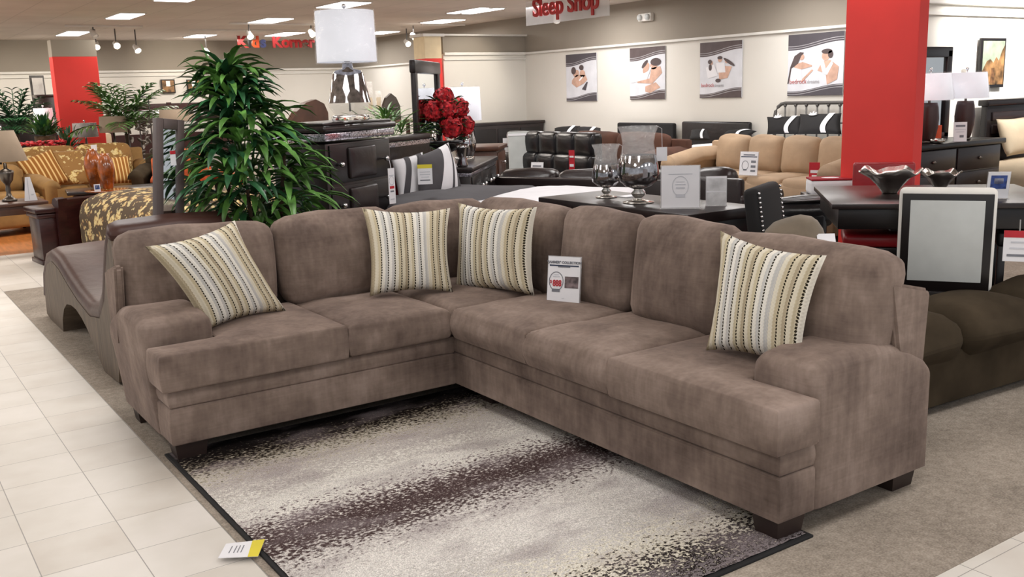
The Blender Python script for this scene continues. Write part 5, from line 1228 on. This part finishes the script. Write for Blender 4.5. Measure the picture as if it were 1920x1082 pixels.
f2 = dict(skin=[ell(-.05, .2, .24, .14, .9), ell(.38, .28, .2, .14), [(.25, .2), (.75, .25), (.85, .0), (.3, -.4), (-.55, -.35), (-.6, -.25), (.15, -.2)], [(-.1, -.5), (.5, -.35), (.75, -.55), (.2, -.75), (-.1, -.7)]], hair=[ell(-.12, .36, .22, .08, .7), ell(.5, .42, .3, .15)], paper=[[(-.95, .0), (-.75, .22), (-.2, -.0), (.1, .1), (.3, .3), (.0, -.22), (-.95, -.35)]])
f3 = dict(skin=[ell(-.45, .26, .09, .08), ell(-.02, .36, .1, .09), ell(.3, .3, .09, .08), [(-.1, .15), (.55, .1), (.35, -.3), (-.05, -.35)]], hair=[ell(-.5, .3, .1, .08), ell(-.48, .1, .08, .12), ell(-.02, .43, .12, .06), ell(.42, .26, .3, .06, -.5), ell(-.1, -.38, .13, .07)], paper=[[(-.7, .1), (-.3, .2), (-.1, -.2), (-.6, -.3)], [(-.2, .25), (.2, .25), (.25, -.1), (-.15, -.1)]])
f4 = dict(skin=[ell(-.48, .26, .09, .1), [(-.75, .02), (-.45, .1), (-.1, -.02), (-.1, -.06), (-.5, -.14), (-.75, -.1)], ell(.38, .26, .14, .15), [(.3, .1), (.55, .12), (.85, -.1), (.8, -.5), (.45, -.66), (.4, -.3), (.1, -.2), (.2, -.02)], [(-.5, -.5), (-.1, -.15), (-.05, -.18), (-.45, -.56)]], hair=[[(-.55, .42), (-.4, .40), (-.5, .3), (-.62, .05), (-.85, -.1), (-.95, -.6), (-1.0, -.6), (-.9, -.05), (-.75, .3)], ell(.42, .4, .19, .08), ell(.55, .3, .09, .12)], paper=[[(-.85, -.05), (-.5, -.14), (-.45, -.5), (-.9, -.55)], [(.2, .0), (.32, .1), (.4, -.15), (.6, .1), (.65, .0), (.45, -.35), (.3, -.3)]])
def pz(a, b_): return a
for (xa, xb, yt, yb, lb, fg, mm) in [((10.880, 14.113, 2.215), (10.880, 13.259, 2.219), 2.215, 1.400, 'leftmost poster with a grey wave band and an embracing couple', f1, 'band'),
    ((10.880, 12.391, 2.236), (10.880, 11.557, 2.225), 2.236, 1.410, 'second poster from the left, black wave band and a couple lying in white', f2, 'hair'),
    ((10.880, 10.792, 2.231), (10.880, 9.954, 2.235), 2.231, 1.417, 'third poster from the left, black wave band and a seated family', f3, 'hair'),
    ((10.880, 9.117, 2.242), (10.880, 8.210, 2.238), 2.242, 1.426, 'large poster of a woman and a man in white, cut by the red column', f4, 'band')]:
    pt = poster((xa[1]+xb[1])/2, (yt+yb)/2, xa[1]-xb[1], yt-yb, lb, fg, mm); w_, h_ = xa[1]-xb[1], yt-yb
    if fg in (f3, f4):
        text('lettering', 'bedrock', w_*.095, 'fadedred', pt, (-w_*.30, -.013, -h_*.30), ext=.0005); text('lettering', 'dreams', w_*.075, 'bandlt', pt, (-w_*.02, -.013, -h_*.30), ext=.0005)

# ------------------------------------------------------------------ lamps in the ceiling, an added wall spot and ambient fill for the open store behind
def area(loc, sx, sy, w, col=(1, .97, .95)):
    l = bpy.data.lights.new('troffer_lamp', 'AREA'); l.shape = 'RECTANGLE'; l.size = sx; l.size_y = sy; l.energy = w; l.color = col
    o = bpy.data.objects.new('troffer_lamp', l); COL.objects.link(o); o.location = loc
for x in (-1.0, 1.7, 4.3, 7.0, 9.7):
    for y in (-2.0, 1.5, 5.0, 8.5, 12.5, 17.0, 21.0):
        if (x, y) == (9.7, -2.0): continue
        area((x, y, 2.88), 1.2, 1.2, 27 if y < 8 else (56 if x > 6 and y < 16 else 46), (1, .97, .95) if y < 12 or x > 8 else (1, .92, .83))
def spot(loc, at, w, a=1.2, col=(1, .9, .76)):
    l = bpy.data.lights.new('track_or_fill_lamp', 'SPOT'); l.energy = w; l.spot_size = a; l.spot_blend = .8; l.color = col; l.shadow_soft_size = .06
    o = bpy.data.objects.new('track_or_fill_lamp', l); COL.objects.link(o); o.location = loc; o.rotation_euler = (Vector(at)-Vector(loc)).to_track_quat('-Z', 'Y').to_euler()
spot((9.6, 14.0, 2.8), (9.6, 15.4, 1.9), 60); spot((9.6, 4.2, 2.85), (10.2, 5.7, 1.9), 380, 1.6, (1, .98, .95)); spot((6.5, 21.2, 2.8), (6.5, 23, 2.5), 60); spot((3.4, 20.8, 2.8), (3.6, 23, 2.2), 50)  # second spot is added to whiten the near right wall, no fixture there
w = bpy.data.worlds.new('store_ambient'); w.use_nodes = True; SC.world = w
w.node_tree.nodes['Background'].inputs[0].default_value = (.93, .95, 1, 1); w.node_tree.nodes['Background'].inputs[1].default_value = .6

# ------------------------------------------------------------------ camera at eye height in the aisle
f, p, r, th = 1815, .2005, -.0311, .5954
F = Vector((math.sin(th)*math.cos(p), math.cos(th)*math.cos(p), -math.sin(p))); R0 = Vector((math.cos(th), -math.sin(th), 0)); U0 = R0.cross(F)
R = R0*math.cos(r)+U0*math.sin(r); U = U0*math.cos(r)-R0*math.sin(r)
cd = bpy.data.cameras.new('camera'); cd.sensor_width = 36; cd.lens = f/1920*36; cd.clip_end = 100; cam = bpy.data.objects.new('camera', cd); COL.objects.link(cam)
cam.matrix_world = Matrix(((R.x, U.x, -F.x, 0), (R.y, U.y, -F.y, 0), (R.z, U.z, -F.z, 1.6), (0, 0, 0, 1))); SC.camera = cam
SC.view_settings.view_transform = 'Standard'; SC.view_settings.look = 'None'; SC.view_settings.exposure = .0
SC.cycles.use_denoising = True; SC.cycles.max_bounces = 8; SC.cycles.transparent_max_bounces = 12; SC.cycles.sample_clamp_indirect = 6
